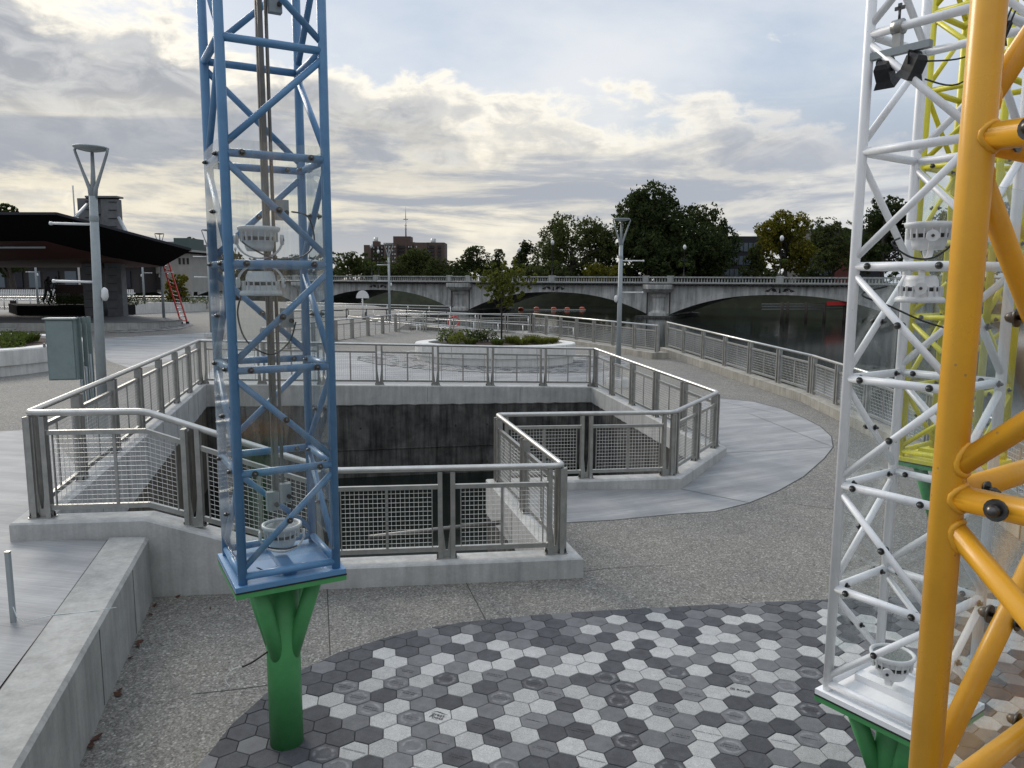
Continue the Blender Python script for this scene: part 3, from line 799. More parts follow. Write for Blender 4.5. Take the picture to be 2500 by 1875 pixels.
def paver_geo(mb, poly, top=.010, ch=.004):
    n = len(poly); cx = sum(p[0] for p in poly)/n; cy = sum(p[1] for p in poly)/n
    inn = [(p[0]+(cx-p[0])*.035, p[1]+(cy-p[1])*.035) for p in poly]
    vs = [(p[0], p[1], -.03) for p in poly]+[(p[0], p[1], top-ch) for p in poly]+[(p[0], p[1], top) for p in inn]
    fs = [(i, (i+1) % n, n+(i+1) % n, n+i) for i in range(n)]+[(n+i, n+(i+1) % n, 2*n+(i+1) % n, 2*n+i) for i in range(n)]+[tuple(range(2*n, 3*n))]
    return mb.add(vs, fs)
hexp = [(HR_*math.cos(R(60*k)), HR_*math.sin(R(60*k))) for k in range(6)]
PAVM = {k: paver_geo(MB(), hexp).mesh('paver', MAT['paver_'+k]) for k in 'LMDmd'}
def text_mesh(lines, size, key='engraving', gap=1.15):
    mb = MB(); y0 = (len(lines)-1)*size*gap/2-size*.35
    for k, ln in enumerate(lines):
        cu = bpy.data.curves.new('t', 'FONT'); cu.body = ln; cu.size = size; cu.align_x = 'CENTER'; cu.resolution_u = 2
        to = bpy.data.objects.new('t', cu); me = bpy.data.meshes.new_from_object(to)
        mb.add([(v.co.x, v.co.y+y0-k*size*gap, .0112) for v in me.vertices], [tuple(p.vertices) for p in me.polygons])
        bpy.data.objects.remove(to); bpy.data.curves.remove(cu); bpy.data.meshes.remove(me)
    return mb.mesh('inscription', MAT[key])
def bold(me, w):
    n = len(me.vertices); vs = [tuple(v.co) for v in me.vertices]; fs = [tuple(p.vertices) for p in me.polygons]; mb = MB()
    for k, (dx, dy) in enumerate(((0, 0), (w, 0), (-w, 0), (0, w), (0, -w))): mb.add([(x+dx, y+dy, z+k*.00012) for x, y, z in vs], fs)
    return mb.mesh('inscription', MAT['engraving'])
def dash_mesh(seed, key):
    r = random.Random(seed); mb = MB(); n = r.choice((1, 2, 2, 3))
    for k in range(n):
        w = r.uniform(.045, .075); y = (n-1)*.011-k*.022; x = -w
        while x < w:
            l = r.uniform(.004, .008); h = r.uniform(.008, .012)
            for q in range(r.choice((1, 2))):
                mb.add([(x, y-h/2+q*h*.6, .0112), (x+l, y-h/2+q*h*.6, .0112), (x+l, y-h/2+q*h*.6+h*.28, .0112), (x, y-h/2+q*h*.6+h*.28, .0112)], ((0, 1, 2, 3),))
            mb.add([(x, y-h/2, .0112), (x+.0022, y-h/2, .0112), (x+.0022, y+h/2, .0112), (x, y+h/2, .0112)], ((0, 1, 2, 3),))
            x += l+r.choice((.002, .002, .003, .009))
    return mb.mesh('inscription', MAT[key])
def bigger(me, k): me.transform(Matrix.Diagonal((k, k, 1, 1))); return me
DASH = [dash_mesh(k, 'engraving_faint') for k in range(9)]+[dash_mesh(k+20, 'engraving') for k in range(3)]
for q_ in DASH: bigger(q_, 1.22)
LEGIBLE = {(-2, -2): (['INDIANA RESERVES'], .023), (7, -4): (['MARTIN BY HARMAN'], .0225), (11, -3): (['MIDWEST TURF FARMS'], .020),
           (14, -4): (['HRP', 'CONSTRUCTION INC'], .0195), (5, -3): (['IN HONOR OF', 'DR. AND MRS. ROBERT'], .017)}
cells = []
for i in range(-12, 36):
    for j in range(-9, 16):
        c = hexpos(i, j)
        if not (4.35 < c.y < 8.8 and -2.5 < c.x < 6.9): continue
        poly = [(c.x+HR_*math.cos(HROT+R(60*k)), c.y+HR_*math.sin(HROT+R(60*k))) for k in range(6)]
        cl = clip(poly, clipr)
        if len(cl) < 3: continue
        ar = abs(sum(cl[k][0]*cl[(k+1) % len(cl)][1]-cl[(k+1) % len(cl)][0]*cl[k][1] for k in range(len(cl))))/2
        if ar < .003: continue
        full = len(cl) == 6 and ar > .0392
        v = c-V((0, 0, CAMH)); dep = v.dot(_f); px = 1250+F*v.dot(_r)/dep; py = 937.5+F*v.dot(_d)/dep
        t = TONE.get((i, j)) or random.Random(i*77+j*131).choice('LLMMDDDM')
        de = min(abs((b[0]-a[0])*(c.y-a[1])-(b[1]-a[1])*(c.x-a[0]))/math.hypot(b[0]-a[0], b[1]-a[1]) for a, b in zip(edge, edge[1:]))
        if de < .17: t = random.Random(i+j*9).choice('DDDM')
        cells.append((dep if (-60 < px < 2560 and py < 1990) else 99+dep, i, j, c, t, cl, full))
cells.sort(key=lambda q: q[0])
rest = {k: MB() for k in 'LMD'}
for n, (dep, i, j, c, t, cl, full) in enumerate(cells):
    k = {'T': 'm', 't': 'd', 'x': 'L', 'm': 'm', 'd': 'd'}.get(t, t)
    if t in 'Tt' and (i*7+j*3) % 5 < 2: k = k.upper()
    r = random.Random(i*31+j*57); dz = r.uniform(-.0015, .0015)
    if n < 300:
        if full: o = link('paver', PAVM[k], pf, (c.x, c.y, dz), (r.uniform(-.006, .006), r.uniform(-.006, .006), HROT))
        else: o = link('paver', paver_geo(MB(), [(p[0]-c.x, p[1]-c.y) for p in cl]).mesh('paver', MAT['paver_'+k.upper()]), pf, (c.x, c.y, dz))
        if t in 'Ttx' or (i, j) in LEGIBLE:
            if (i, j) in LEGIBLE: link('inscription', text_mesh(*LEGIBLE[(i, j)]), o)
            elif full and dep < 8.6: link('inscription', DASH[r.randrange(12) if t != 't' else r.randrange(9)], o)
        if (i, j) == (12, 0):
            mb = MB(); 
            tm = bold(text_mesh(['ROSE'], .048), .0013); tm.transform(Matrix.Translation((.026, 0, 0)) @ Matrix.Diagonal((1.0, .9, 1, 1))); link('inscription', tm, o)
            for (x0, y0, x1, y1) in ((-.083, .012, -.046, .018), (-.083, -.018, -.046, -.012), (-.083, -.018, -.077, .018), (-.052, -.018, -.046, .004), (-.072, -.004, -.058, .006), (-.064, .004, -.058, .018)):
                mb.add([(x0, y0, .0112), (x1, y0, .0112), (x1, y1, .0112), (x0, y1, .0112)], ((0, 1, 2, 3),))
            link('emblem', mb.mesh('emblem', MAT['engraving']), o)
        if (i, j) == (0, 0):
            a = bold(text_mesh(['grass', 'roots'], .056, gap=.70), .0012); a.transform(Matrix.Translation((.004, -.012, 0))); link('inscription', a, o)
            b = text_mesh(['M E D I A'], .012); b.transform(Matrix.Translation((.0, -.062, 0))); link('inscription', b, o)
            mb = MB(); pts = [(-.062, -.045), (-.060, .0), (-.050, .034), (-.030, .046), (.0, .044), (.035, .035), (.068, .036)]; wd = [.0015, .002, .004, .006, .007, .005, .001]
            vs = []
            for (x, y), w in zip(pts, wd): vs += [(x, y-w, .0112), (x, y+w, .0112)]
            mb.add(vs, [(2*q, 2*q+2, 2*q+3, 2*q+1) for q in range(6)]); link('emblem', mb.mesh('emblem', MAT['engraving']), o)
    else:
        paver_geo(rest[k.upper()], cl, .010+dz)
for k, mb in rest.items():
    if mb.v: mb.build('paver', MAT['paver_'+k], pf, kind='stuff')

# ------------------------------------------------------------------ lattice towers
def bolt_geo():
    mb = MB()
    mb.tube((0, 0, .030), (0, 0, .036), .022, 14)
    mb.path([(0, 0, .036), (0, 0, .046), (0, 0, .054), (0, 0, .059)], [.013, .013, .010, .003], 10)
    mb.path([(0, 0, -.026), (0, 0, -.030)], [.020, .020], 12)
    mb.path([(0, 0, -.030), (0, 0, -.046), (0, 0, -.056)], [.010, .010, .003], 8)
    mb.tube((0, 0, -.03), (0, 0, .03), .006, 6)
    return mb.mesh('bolt', MAT['bolt'])
BOLT = bolt_geo()
FACE = [((-1, -1), (1, -1)), ((1, -1), (1, 1)), ((1, 1), (-1, 1)), ((-1, 1), (-1, -1))]
def tower(name, label, pos, th, s, zp, nodes, par, colour, zg, panes=(), boltz=(0, 9), detail=2, beads=False, top=7.6):
    t = thing(name, (pos[0], pos[1], zg), label, 'tower', None, th)
    P = MAT[colour]; h = s/2; n = 20 if beads else 14; Z = lambda z: z-zg
    # pedestal
    ped = MB().path([(0, 0, 0), (0, 0, Z(zp)-.085)], .125, 28).build('pedestal', MAT['green'], t)
    base = max(.06, Z(zp)-.085-.70)
    for a, b in ((-1, -1), (1, -1), (1, 1), (-1, 1)):
        MB().path([(a*.035, b*.035, base), (a*.205, b*.205, Z(zp)-.085)], .058, 18).build('strut', MAT['green'], ped)
    k = h+.058
    MB().box((0, 0, Z(zp)-.0655), (2*k, 2*k, .037)).build('pedestal_plate', MAT['green'], t)
    MB().box((0, 0, Z(zp)-.0415), (2*k+.006, 2*k+.006, .011)).build('gasket', MAT['rubber'], t)
    pt = MB().box((0, 0, Z(zp)-.018), (2*k, 2*k, .036)).build('base_plate', P, t)
    MB().box((0, .0, Z(zp)+.024), (.09, 2*h-.06, .05)).build('channel', P, pt)
    MB().add([(h*.35, -h*.55, Z(zp)+.003), (h*.65, -h*.62, Z(zp)+.003), (h*.7, -h*.42, Z(zp)+.003), (h*.4, -h*.35, Z(zp)+.003)], ((0, 1, 2, 3),)).build('sticker', MAT['sticker'], pt)
    for a, b in ((-1, -1), (1, -1), (1, 1), (-1, 1)):
        MB().tube((a*h, b*h, Z(zp)), (a*h, b*h, Z(top)), .0315, n+6).build('leg', P, t)
    rb = .0265; rd = .0225
    def bead(mb, p, q, r):
        if not beads: return
        d = (q-p).normalized(); u = d.orthogonal().normalized(); w = d.cross(u); ringp = []; Rl = .0315
        for k_ in range(30):
            a_ = 2*math.pi*k_/30; e = (u*math.cos(a_)+w*math.sin(a_))*r
            A_ = d.x*d.x+d.y*d.y; B_ = e.x*d.x+e.y*d.y; C_ = e.x*e.x+e.y*e.y-Rl*Rl
            ringp.append(p+e+d*((-B_+math.sqrt(max(0, B_*B_-A_*C_)))/A_))
        mb.path(ringp, [.0058+.0011*(i_ % 2) for i_ in range(30)], 7, closed=True)
    for fi, (c0, c1) in enumerate(FACE):
        A = V((c0[0]*h, c0[1]*h, 0)); B = V((c1[0]*h, c1[1]*h, 0)); nm = V((B.y-A.y, A.x-B.x, 0)).normalized(); rzn = math.atan2(nm.y, nm.x)
        for bi, z in enumerate(nodes):
            a = A+V((0, 0, Z(z))); b = B+V((0, 0, Z(z))); mb = MB().tube(a, b, rb, n); bead(mb, a, b, rb); bead(mb, b, a, rb)
            mb.build('crossbar', P, t)
            if boltz[0] < z < boltz[1]:
                for q in (.16, .84): link('bolt', BOLT, t, a.lerp(b, q), (0, math.pi/2, rzn))
            if bi+1 < len(nodes):
                z2 = nodes[bi+1]; a = A+V((0, 0, Z(z)+.05)); b = B+V((0, 0, Z(z2)-.05))
                if (bi+par) % 2: a, b = A+V((0, 0, Z(z2)-.05)), B+V((0, 0, Z(z)+.05))
                mb = MB().tube(a, b, rd, n); bead(mb, a, b, rd); bead(mb, b, a, rd); mb.build('diagonal_brace', P, t)
                if boltz[0] < (z+z2)/2 < boltz[1]: link('bolt', BOLT, t, a.lerp(b, .5), (0, math.pi/2, rzn))
        for (pf_, z0, z1) in panes:
            if pf_ != fi: continue
            w = (B-A).length-.05; c = (A+B)/2+nm*.034+V((0, 0, Z((z0+z1)/2)))
            MB().box((c.x, c.y, c.z), (w, .006, z1-z0), math.atan2((B-A).y, (B-A).x)).build('pane', MAT['acrylic'], t)
    return t
BT = (-1.7232, 5.5134); BTH = .5119; BS = .6541
bn = [1.512, 2.234, 2.940, 3.645, 4.350, 5.055, 5.76, 6.465]
blue = tower('lattice_tower', 'blue square lattice tower of welded tubes on a branching green pedestal', BT, BTH, BS, 1.46, bn, 0, 'blue', 0.0,
             panes=((3, 1.62, 4.43), (0, 1.62, 4.43), (1, 1.62, 4.43)), boltz=(1.6, 4.4))
WT = (2.7198*.968, 5.051*.968); WTH = .6117; WS = .645
wn = [.815, 1.50, 2.215, 2.925, 3.645, 4.352, 5.05, 5.76, 6.46]
white = tower('lattice_tower', 'white square lattice tower on a green pedestal standing in front of the lime one', WT, WTH, WS, .765, wn, 0, 'white_paint', 0.0,
              panes=((2, .98, 3.58), (1, .98, 4.30), ), boltz=(.9, 3.7))
LT = (4.2548, 7.2805); LTH = .6533
ln_ = [1.92, 2.55, 3.22, 3.90, 4.60, 5.28, 5.96, 6.65]
lime = tower('lattice_tower', 'lime yellow square lattice tower standing farthest back behind the white one', LT, LTH, .654, 1.87, ln_, 0, 'lime', 0.0,
             panes=((2, 2.0, 4.4), (1, 2.0, 4.9)), boltz=(2.0, 4.7))
OTH = .6117; oh = BS/2
OL = V((.893, 1.53, 0))
oc = OL-V((-oh*math.cos(OTH)-oh*math.sin(OTH), -oh*math.sin(OTH)+oh*math.cos(OTH), 0))
on = [1.71, 2.415, 3.118, 3.824, 4.53, 5.235]
orange = tower('lattice_tower', 'glossy orange lattice tower closest to the viewer at the right edge', (oc.x, oc.y), OTH, BS, 1.66, on, 0, 'orange', 0.0,
               panes=((2, 1.75, 3.75), (1, 1.75, 3.75)), boltz=(1.8, 4.0), beads=True, top=5.6)
def loc2w(pos, th, p): c, s = math.cos(th), math.sin(th); return V((pos[0]+p[0]*c-p[1]*s, pos[1]+p[0]*s+p[1]*c, p[2]))
# central mast with conduit and junction boxes in the blue tower
ma = MB().box((.0, .02, 4.6), (.032, .032, 5.2)).box((-.026, .02, 4.6), (.010, .026, 5.2)).build('mast', MAT['mast_steel'], blue)
MB().tube((.045, .035, 2.0), (.045, .035, 7.2), .0125, 12).build('conduit', MAT['mast_steel'], ma)
for z, dx in ((1.98, .03), (1.93, -.06), (4.03, .08), (3.27, .09), (5.42, .08)):
    mb = MB().box((dx+.02, .0, z), (.085, .06, .14)); mb.build('junction_box', MAT['grey_pole'], ma)
    MB().tube((dx+.04, -.04, z-.02), (dx+.04, -.065, z-.02), .016, 12).build('cable_gland', MAT['rubber'], ma)

# ------------------------------------------------------------------ floodlights
def floodlight(w, rz, up, label, sc=1.0):
    t = thing('floodlight', w, label, 'floodlight', None, rz)
    s_ = 1 if up else -1; M = Matrix.Diagonal((1, 1, s_, 1))
    prof = [(0, .02), (.085, .02), (.098, .05), (.102, .085), (.112, .09), (.120, .15), (.138, .158), (.145, .172), (.145, .186), (.135, .190), (.122, .186), (.120, .176)]
    MB().lathe(prof, 36, M).build('housing', MAT['lamp_white'], t)
    MB().lathe([(0, .176), (.121, .176)], 28, M).build('lens', MAT['lens'], t)
    for k in range(18):
        a = 2*math.pi*k/18; mb = MB(); mb.box((.119*math.cos(a), .119*math.sin(a), s_*.118), (.022, .006, .062), a); mb.build('cooling_fin', MAT['lamp_white'], t)
    MB().lathe([(.1095, .093), (.113, .093), (.1165, .125), (.112, .125)], 36, M).build('vent_band', MAT['rubber'], t)
    yk = [(math.cos(a)*.158, 0, s_*(.10+math.sin(a)*.13)) for a in [math.pi+math.pi*k/14 for k in range(15)]]
    mb = MB()
    for p, q in zip(yk, yk[1:]): mb.beam(p, q, .034, .010, (-(p[0]+q[0])/2, 0, s_*.10-(p[2]+q[2])/2))
    mb.build('yoke', MAT['lamp_white'], t)
    for sx in (-1, 1):
        MB().tube((sx*.148, 0, s_*.10), (sx*.166, 0, s_*.10), .036, 20).build('pivot', MAT['lamp_white'], t)
        MB().tube((sx*.166, 0, s_*.10), (sx*.172, 0, s_*.10), .010, 8).build('pivot_bolt', MAT['bolt'], t)
    return t
def place(pos, th, p, rz, up, label): return floodlight(loc2w(pos, th, p), rz, up, label)
place(BT, BTH, (.02, .0, 1.56), .25, True, 'round white floodlight sitting on the base plate of the blue tower, facing up')
place(BT, BTH, (-.06, .02, 3.72), .1, True, 'round white floodlight facing up, the upper of two halfway up the blue tower')
place(BT, BTH, (-.06, .02, 3.62), .1, False, 'round white floodlight facing down, the lower of two halfway up the blue tower')
place(WT, WTH, (-.02, .05, .875), .95, True, 'round white floodlight sitting on the base plate of the white tower')
place(WT, WTH, (.0, .03, 3.73), 1.2, True, 'round white floodlight facing up inside the white tower, above its pair')
place(WT, WTH, (-.02, .05, 3.61), 1.1, False, 'round white floodlight facing down inside the white tower, below its pair')
place(LT, LTH, (.0, .0, 1.98), .9, True, 'round white floodlight on the base plate of the lime tower')
MB().box((0, 0, 3.66), (.30, .12, .02)).build('bracket_plate', MAT['blue'], blue); MB().tube((-BS/2, 0, 3.645), (BS/2, 0, 3.645), .02, 10).build('bracket_bar', MAT['blue'], blue)
MB().box((0, 0, 3.66), (.30, .12, .02)).build('bracket_plate', MAT['white_paint'], white); MB().tube((-WS/2, 0, 3.645), (WS/2, 0, 3.645), .02, 10).build('bracket_bar', MAT['white_paint'], white)
# small bar across the white tower, node heights kept by the crossbars
def cable(name, pts, r, label, m_='cable'):
    pts = [V(p) for p in pts]; out = []
    for i in range(len(pts)-1):
        p0, p1, p2, p3 = pts[max(i-1, 0)], pts[i], pts[i+1], pts[min(i+2, len(pts)-1)]
        for k in range(6):
            t = k/6; out.append(.5*((2*p1)+(p2-p0)*t+(2*p0-5*p1+4*p2-p3)*t*t+(3*p1-p0-3*p2+p3)*t**3))
    out.append(pts[-1]); return tag(MB().path(out, r, 8).build(name, MAT[m_]), label, 'cable')
bw = lambda *p: loc2w(BT, BTH, p); ww = lambda *p: loc2w(WT, WTH, p)
cable('cable', [bw(.16, -.03, 4.02), bw(.26, -.10, 3.98), bw(.30, -.08, 3.80), bw(.20, -.08, 3.70), bw(.02, -.06, 3.69), bw(-.14, -.08, 3.76), bw(-.20, -.10, 3.80)], .006, 'black cable running from the junction box to the upper floodlight in the blue tower')
cable('cable', [bw(-.22, -.10, 3.43), bw(-.25, -.12, 3.30), bw(-.20, -.14, 3.12), bw(-.04, -.12, 3.02), bw(.10, -.08, 3.10), bw(.16, -.05, 3.24)], .006, 'black cable hanging in a deep loop below the lower floodlight in the blue tower')
cable('cable', [bw(.09, -.06, 1.91), bw(.05, -.12, 1.82), bw(-.06, -.14, 1.72), bw(-.12, -.14, 1.64), bw(.0, -.15, 1.60), bw(.10, -.12, 1.60)], .006, 'black cable dropping to the floodlight on the blue base plate')
cable('cable', [bw(-.22, -.20, 5.6), bw(-.23, -.2, 5.43), bw(-.17, -.2, 5.36), bw(-.10, -.2, 5.44), bw(-.08, -.2, 5.6)], .006, 'black cable loop at the very top of the blue tower')
cable('cable', [bw(-.05, -.20, 1.475), bw(.06, -.26, 1.472), bw(-.02, -.29, 1.474), bw(-.12, -.24, 1.476), bw(-.2, -.16, 1.50)], .005, 'coil of dark cable lying on the blue base plate')
cable('cable', [V((-1.79, 5.45, .80)), V((-1.92, 5.40, .72)), V((-2.0, 5.40, .68))], .008, 'short black cable end sticking out of the green pedestal of the blue tower')
cable('cable', [V((-2.0, 5.40, .68)), V((-2.07, 5.40, .66)), V((-2.13, 5.40, .58)), V((-2.09, 5.38, .53))], .003, 'thin pale wire curling from the cable end on the green pedestal', 'wire_pale')
cable('cable', [ww(-.18, .12, 3.82), ww(-.30, .10, 3.78), ww(-.22, .02, 3.70), ww(-.10, -.06, 3.70), ww(.02, -.12, 3.80), ww(-.12, -.22, 3.9)], .006, 'black cable looped around the upper floodlight in the white tower')
cable('cable', [ww(-.22, .16, 3.52), ww(-.36, .24, 3.47), ww(-.28, .10, 3.40), ww(-.15, -.05, 3.31), ww(-.02, -.20, 3.25)], .006, 'black cable slanting down from the lower floodlight in the white tower')
cable('cable', [ww(-.14, -.18, .83), ww(-.20, -.26, .86), ww(-.27, -.30, .80), ww(-.36, -.36, .72), ww(-.40, -.37, .45), ww(-.42, -.38, .05)], .007, 'grey cable hanging over the edge of the white base plate', 'galv')

# ------------------------------------------------------------------ stage spotlights on the white tower
sb = thing('spotlight_bar', ww(-WS/2, .06, 4.998), 'grey steel bar clamped under the top crossbar of the white tower, carrying two black spotlights', 'light bar', None, WTH-math.pi/2)
MB().box((-.06, 0, -.085), (.36, .042, .042)).build('bar', MAT['grey_pole'], sb)
MB().lathe([(.026, -.03), (.045, -.03), (.045, .03), (.026, .03)], 16, Matrix.Translation((-.08, 0, .052)) @ Matrix.Rotation(math.pi/2, 4, 'Y')).build('clamp', MAT['galv'], sb)
MB().box((-.08, 0, -.03), (.05, .04, .10)).build('clamp_foot', MAT['galv'], sb)
mb = MB().tube((-.08, .0, .09), (-.08, 0, .15), .008, 8).box((-.08, 0, .16), (.06, .012, .02)).box((-.08, 0, .172), (.02, .012, .03)); mb.build('wing_nut', MAT['bolt'], sb)
def spotlight(w, rx, rz, label):
    t = thing('spotlight', w, label, 'spotlight', None, rz); t.scale = (.62, .62, .62); M = Matrix.Rotation(rx, 4, 'X')
    def fr(mb, y0, a, b, y1, c, d):
        vs = [M @ V((sx*p, y, sz*q)) for y, p, q in ((y0, a, b), (y1, c, d)) for sx, sz in ((-1, -1), (1, -1), (1, 1), (-1, 1))]
        mb.add(vs, ((0, 1, 2, 3), (7, 6, 5, 4), (0, 4, 5, 1), (1, 5, 6, 2), (2, 6, 7, 3), (3, 7, 4, 0)))
    mb = MB(); fr(mb, .10, .05, .05, .06, .07, .07); fr(mb, .06, .07, .07, -.06, .07, .07); mb.build('housing', MAT['black_paint'], t)
    mb = MB(); fr(mb, -.061, .068, .068, -.13, .10, .09); mb.build('hood', MAT['black_paint'], t)
    mb = MB()
    for k in range(4): mb.add([M @ V(p) for p in ((-.072, -.04+.03*k, -.07), (.072, -.04+.03*k, -.07), (.072, -.035+.03*k, .075), (-.072, -.035+.03*k, .075))], ((0, 1, 2, 3),))
    mb.build('cooling_rib', MAT['black_paint'], t, kind='stuff')
    mb = MB()
    for p, q in (((-.08, 0, 0), (-.08, 0, .12)), ((-.08, 0, .12), (.08, 0, .12)), ((.08, 0, .12), (.08, 0, 0))): mb.beam(p, q, .02, .006, (0, 1, 0))
    mb.build('yoke', MAT['black_paint'], t); return t
q = sb.location
def sbp(x, y, z): c, s = math.cos(WTH-math.pi/2), math.sin(WTH-math.pi/2); return V((q.x+x*c-y*s, q.y+x*s+y*c, q.z+z))
spotlight(sbp(-.15, -.0, -.19), R(52), 2.3, 'black spotlight at the left end of the grey bar on the white tower')
spotlight(sbp(.03, -.0, -.185), R(62), 3.5, 'black spotlight at the right end of the grey bar on the white tower')
spotlight(ww(.0, -WS/2+.05, 5.0), R(60), 3.3, 'black spotlight high up between the white tower and the orange column')
cable('cable', [sbp(.10, 0, -.18), sbp(.3, .02, -.20), sbp(.45, .05, -.12), sbp(.5, .08, .02)], .005, 'thin black cable sagging between the spotlights, the upper of two')
cable('cable', [sbp(.10, 0, -.28), sbp(.28, .02, -.34), sbp(.45, .05, -.20), sbp(.52, .08, .0)], .005, 'thin black cable sagging between the spotlights, the lower of two')

# ------------------------------------------------------------------ water and far ground
def water_fx(foam):
    def fn(nt, b, vec):
        st = node(nt, 'ShaderNodeMapping', {0: vec, 'Scale': (1.0, 2.2, 1.0)})
        n = node(nt, 'ShaderNodeTexNoise', {'Vector': st.outputs[0], 'Scale': 1.3 if not foam else 2.4, 'Detail': 5.0, 'Roughness': .6})
        bp = node(nt, 'ShaderNodeBump', {'Height': n.outputs['Fac'], 'Strength': .05 if not foam else .9, 'Distance': .05 if not foam else .2})
        nt.links.new(bp.outputs[0], b.inputs['Normal'])
        if foam:
            n2 = node(nt, 'ShaderNodeTexNoise', {'Vector': st.outputs[0], 'Scale': 1.6, 'Detail': 10.0, 'Roughness': .7, 'Distortion': 1.2})
            c = ramp(nt, n2.outputs['Fac'], ((.44, (.02, .03, .03)), (.56, (.35, .38, .39)), (.66, (.75, .77, .78)))); nt.links.new(c, b.inputs['Base Color'])
    return fn
mat('water', (.008, .011, .009), .09, extra=water_fx(False), spec=.2); mat('rapids', (.3, .3, .3), .25, extra=water_fx(True))
mb = MB(); mb.add([(-220, -10, -2), (400, -10, -2), (400, 420, -2), (-220, 420, -2)], ((0, 1, 2, 3),)); mb.build('river', MAT['water'], kind='structure')
mb = MB(); nx, ny = 30, 40
for i in range(nx+1):
    for j in range(ny+1):
        x = 7.6+i*.55; y = -2+j*.62; mb.v.append((x, y, -1.90+.09*math.sin(x*2.1+math.sin(y*1.3)*1.5)*math.cos(y*1.7+x*.4)))
for i in range(nx):
    for j in range(ny): mb.f.append((i*(ny+1)+j, (i+1)*(ny+1)+j, (i+1)*(ny+1)+j+1, i*(ny+1)+j+1)); mb.sm.append(True); mb.mi.append(0)
mb.build('rapids', MAT['rapids'], kind='structure')
mat('bank', (.045, .05, .025), .95, var=(.02, .022, .012), scale=.5, bump=.8, bscale=2)
mat('far_ground', (.05, .055, .035), .95, var=(.03, .035, .02), scale=.05)
bank = [(-420, 200), (-160, 175), (-70, 178), (-20, 176), (30, 168), (60, 158), (95, 140), (125, 118), (180, 80), (420, 60), (420, 900), (-420, 900)]
sheet('far_bank', bank, MAT['far_ground'], step=60, zf=lambda x, y: 1.9, kind='structure')
mb = MB()
for a, b in zip(bank[:9], bank[1:10]):
    d = V((b[0]-a[0], b[1]-a[1])).normalized(); n_ = V((d.y, -d.x))*3.5
    mb.add([(a[0]+n_.x, a[1]+n_.y, -2.3), (b[0]+n_.x, b[1]+n_.y, -2.3), (b[0], b[1], 1.9), (a[0], a[1], 1.9)], ((0, 1, 2, 3),))
mb.build('far_bank_slope', MAT['bank'], kind='structure')
mb = MB()
mb.add([(-420, -10, -.2), (-150, -10, -.2), (-150, 300, -.2), (-420, 300, -.2)], ((0, 1, 2, 3),)); mb.build('west_ground', MAT['far_ground'], kind='structure')
# quay wall along the square
mb = MB()
for a, b in zip(RIV, RIV[1:]):
    mb.add([(a[0], a[1], -2.6), (b[0], b[1], -2.6), (b[0], b[1], ground(*b)-.02), (a[0], a[1], ground(*a)-.02)], ((0, 1, 2, 3),))
tag(mb.build('quay_wall', MAT['concrete_warm']), 'tan concrete quay wall dropping from the square to the river', 'wall')

# ------------------------------------------------------------------ river railings on their kerbs
def kerb(a, b, za, zb, w, label, inner=.28):
    u = V((b.x-a.x, b.y-a.y, 0)).normalized(); n_ = V((-u.y, u.x, 0)); mb = MB()
    A = [a+n_*inner, a-n_*w, b-n_*w, b+n_*inner]
    lo = [(p.x, p.y, -.3) for p in A]; hi = [(A[0].x, A[0].y, za), (A[1].x, A[1].y, za), (A[2].x, A[2].y, zb), (A[3].x, A[3].y, zb)]
    mb.add(lo+hi, ((3, 2, 1, 0), (4, 5, 6, 7), (0, 1, 5, 4), (1, 2, 6, 5), (2, 3, 7, 6), (3, 0, 4, 7)))
    return tag(mb.build('kerb_wall', MAT['concrete_warm']), label, 'kerb')
def river_rail(a, b, za, zb, n, label, h=1.06, top=True, cell=.075, wr=.0035, detail=1):
    t = thing('river_railing', (a.x, a.y, za), label, 'railing')
    run(t, V((a.x, a.y, 0)), V((b.x, b.y, 0)), [(0, za, h-.03), (1, zb, h-.03)], [k/n for k in range(n+1)], detail, cell, wr, anchors=False)
    MB().path([V((a.x, a.y, za+h)), V((b.x, b.y, zb+h))], .036, 12).build('handrail', MAT['galv_rail'], t)
    return t
r1 = at(1627, 848, .75); r5 = at(1981, 960.6, .42); r6 = V((8.25, 16.0, .36)); r7 = V((7.35, 10.3, .34)); r8 = V((7.25, 4.5, .34))
kerb(r5, r1, .42, .75, .12, 'tan concrete kerb wall under the long river railing on the right')
kerb(r6, r5, .36, .42, .12, 'tan concrete kerb wall behind the white and lime towers')
river_rail(r1, r5, .75, .42, 6, 'steel mesh railing along the river, running from the step to behind the white tower')
river_rail(r5, r6, .42, .36, 3, 'steel mesh railing along the river seen through the white and lime towers')
kerb(r7, r6, .34, .36, .12, 'concrete kerb wall beyond the orange tower'); river_rail(r6, r7, .36, .34, 4, 'steel mesh railing beyond the lime tower at the right edge')
kerb(r8, r7, .34, .34, .12, 'concrete kerb wall nearest the viewer at the right edge'); river_rail(r7, r8, .34, .34, 4, 'steel mesh railing nearest the viewer, seen past the orange braces')
s1 = at(1606, 860, .70); s2 = at(1301, 812.6, .60); s3 = at(968, 816, .60); s4 = at(818, 838, .60); s5 = at(640, 868, .60)
kerb(s1, s2, .68, .56, .5, 'tan concrete ledge in front of the middle river railing', .25)
river_rail(s2, s1, .60, .70, 7, 'steel mesh railing above the dark water between planter and river, right of the sapling')
river_rail(s3, s2, .60, .60, 5, 'straight steel mesh railing across the river end behind the planter', cell=.09)
river_rail(s4, s3, .60, .60, 4, 'steel mesh railing slanting away behind the blue tower and the back of the pit', cell=.09)
river_rail(s5, s4, .60, .60, 3, 'steel mesh railing seen through the blue tower behind the pit', cell=.09)
kerb(s3, s4, .56, .56, .3, 'low concrete kerb under the slanting railing behind the pit')
kerb(s2, s3, .56, .56, .3, 'low concrete kerb under the straight railing behind the planter')

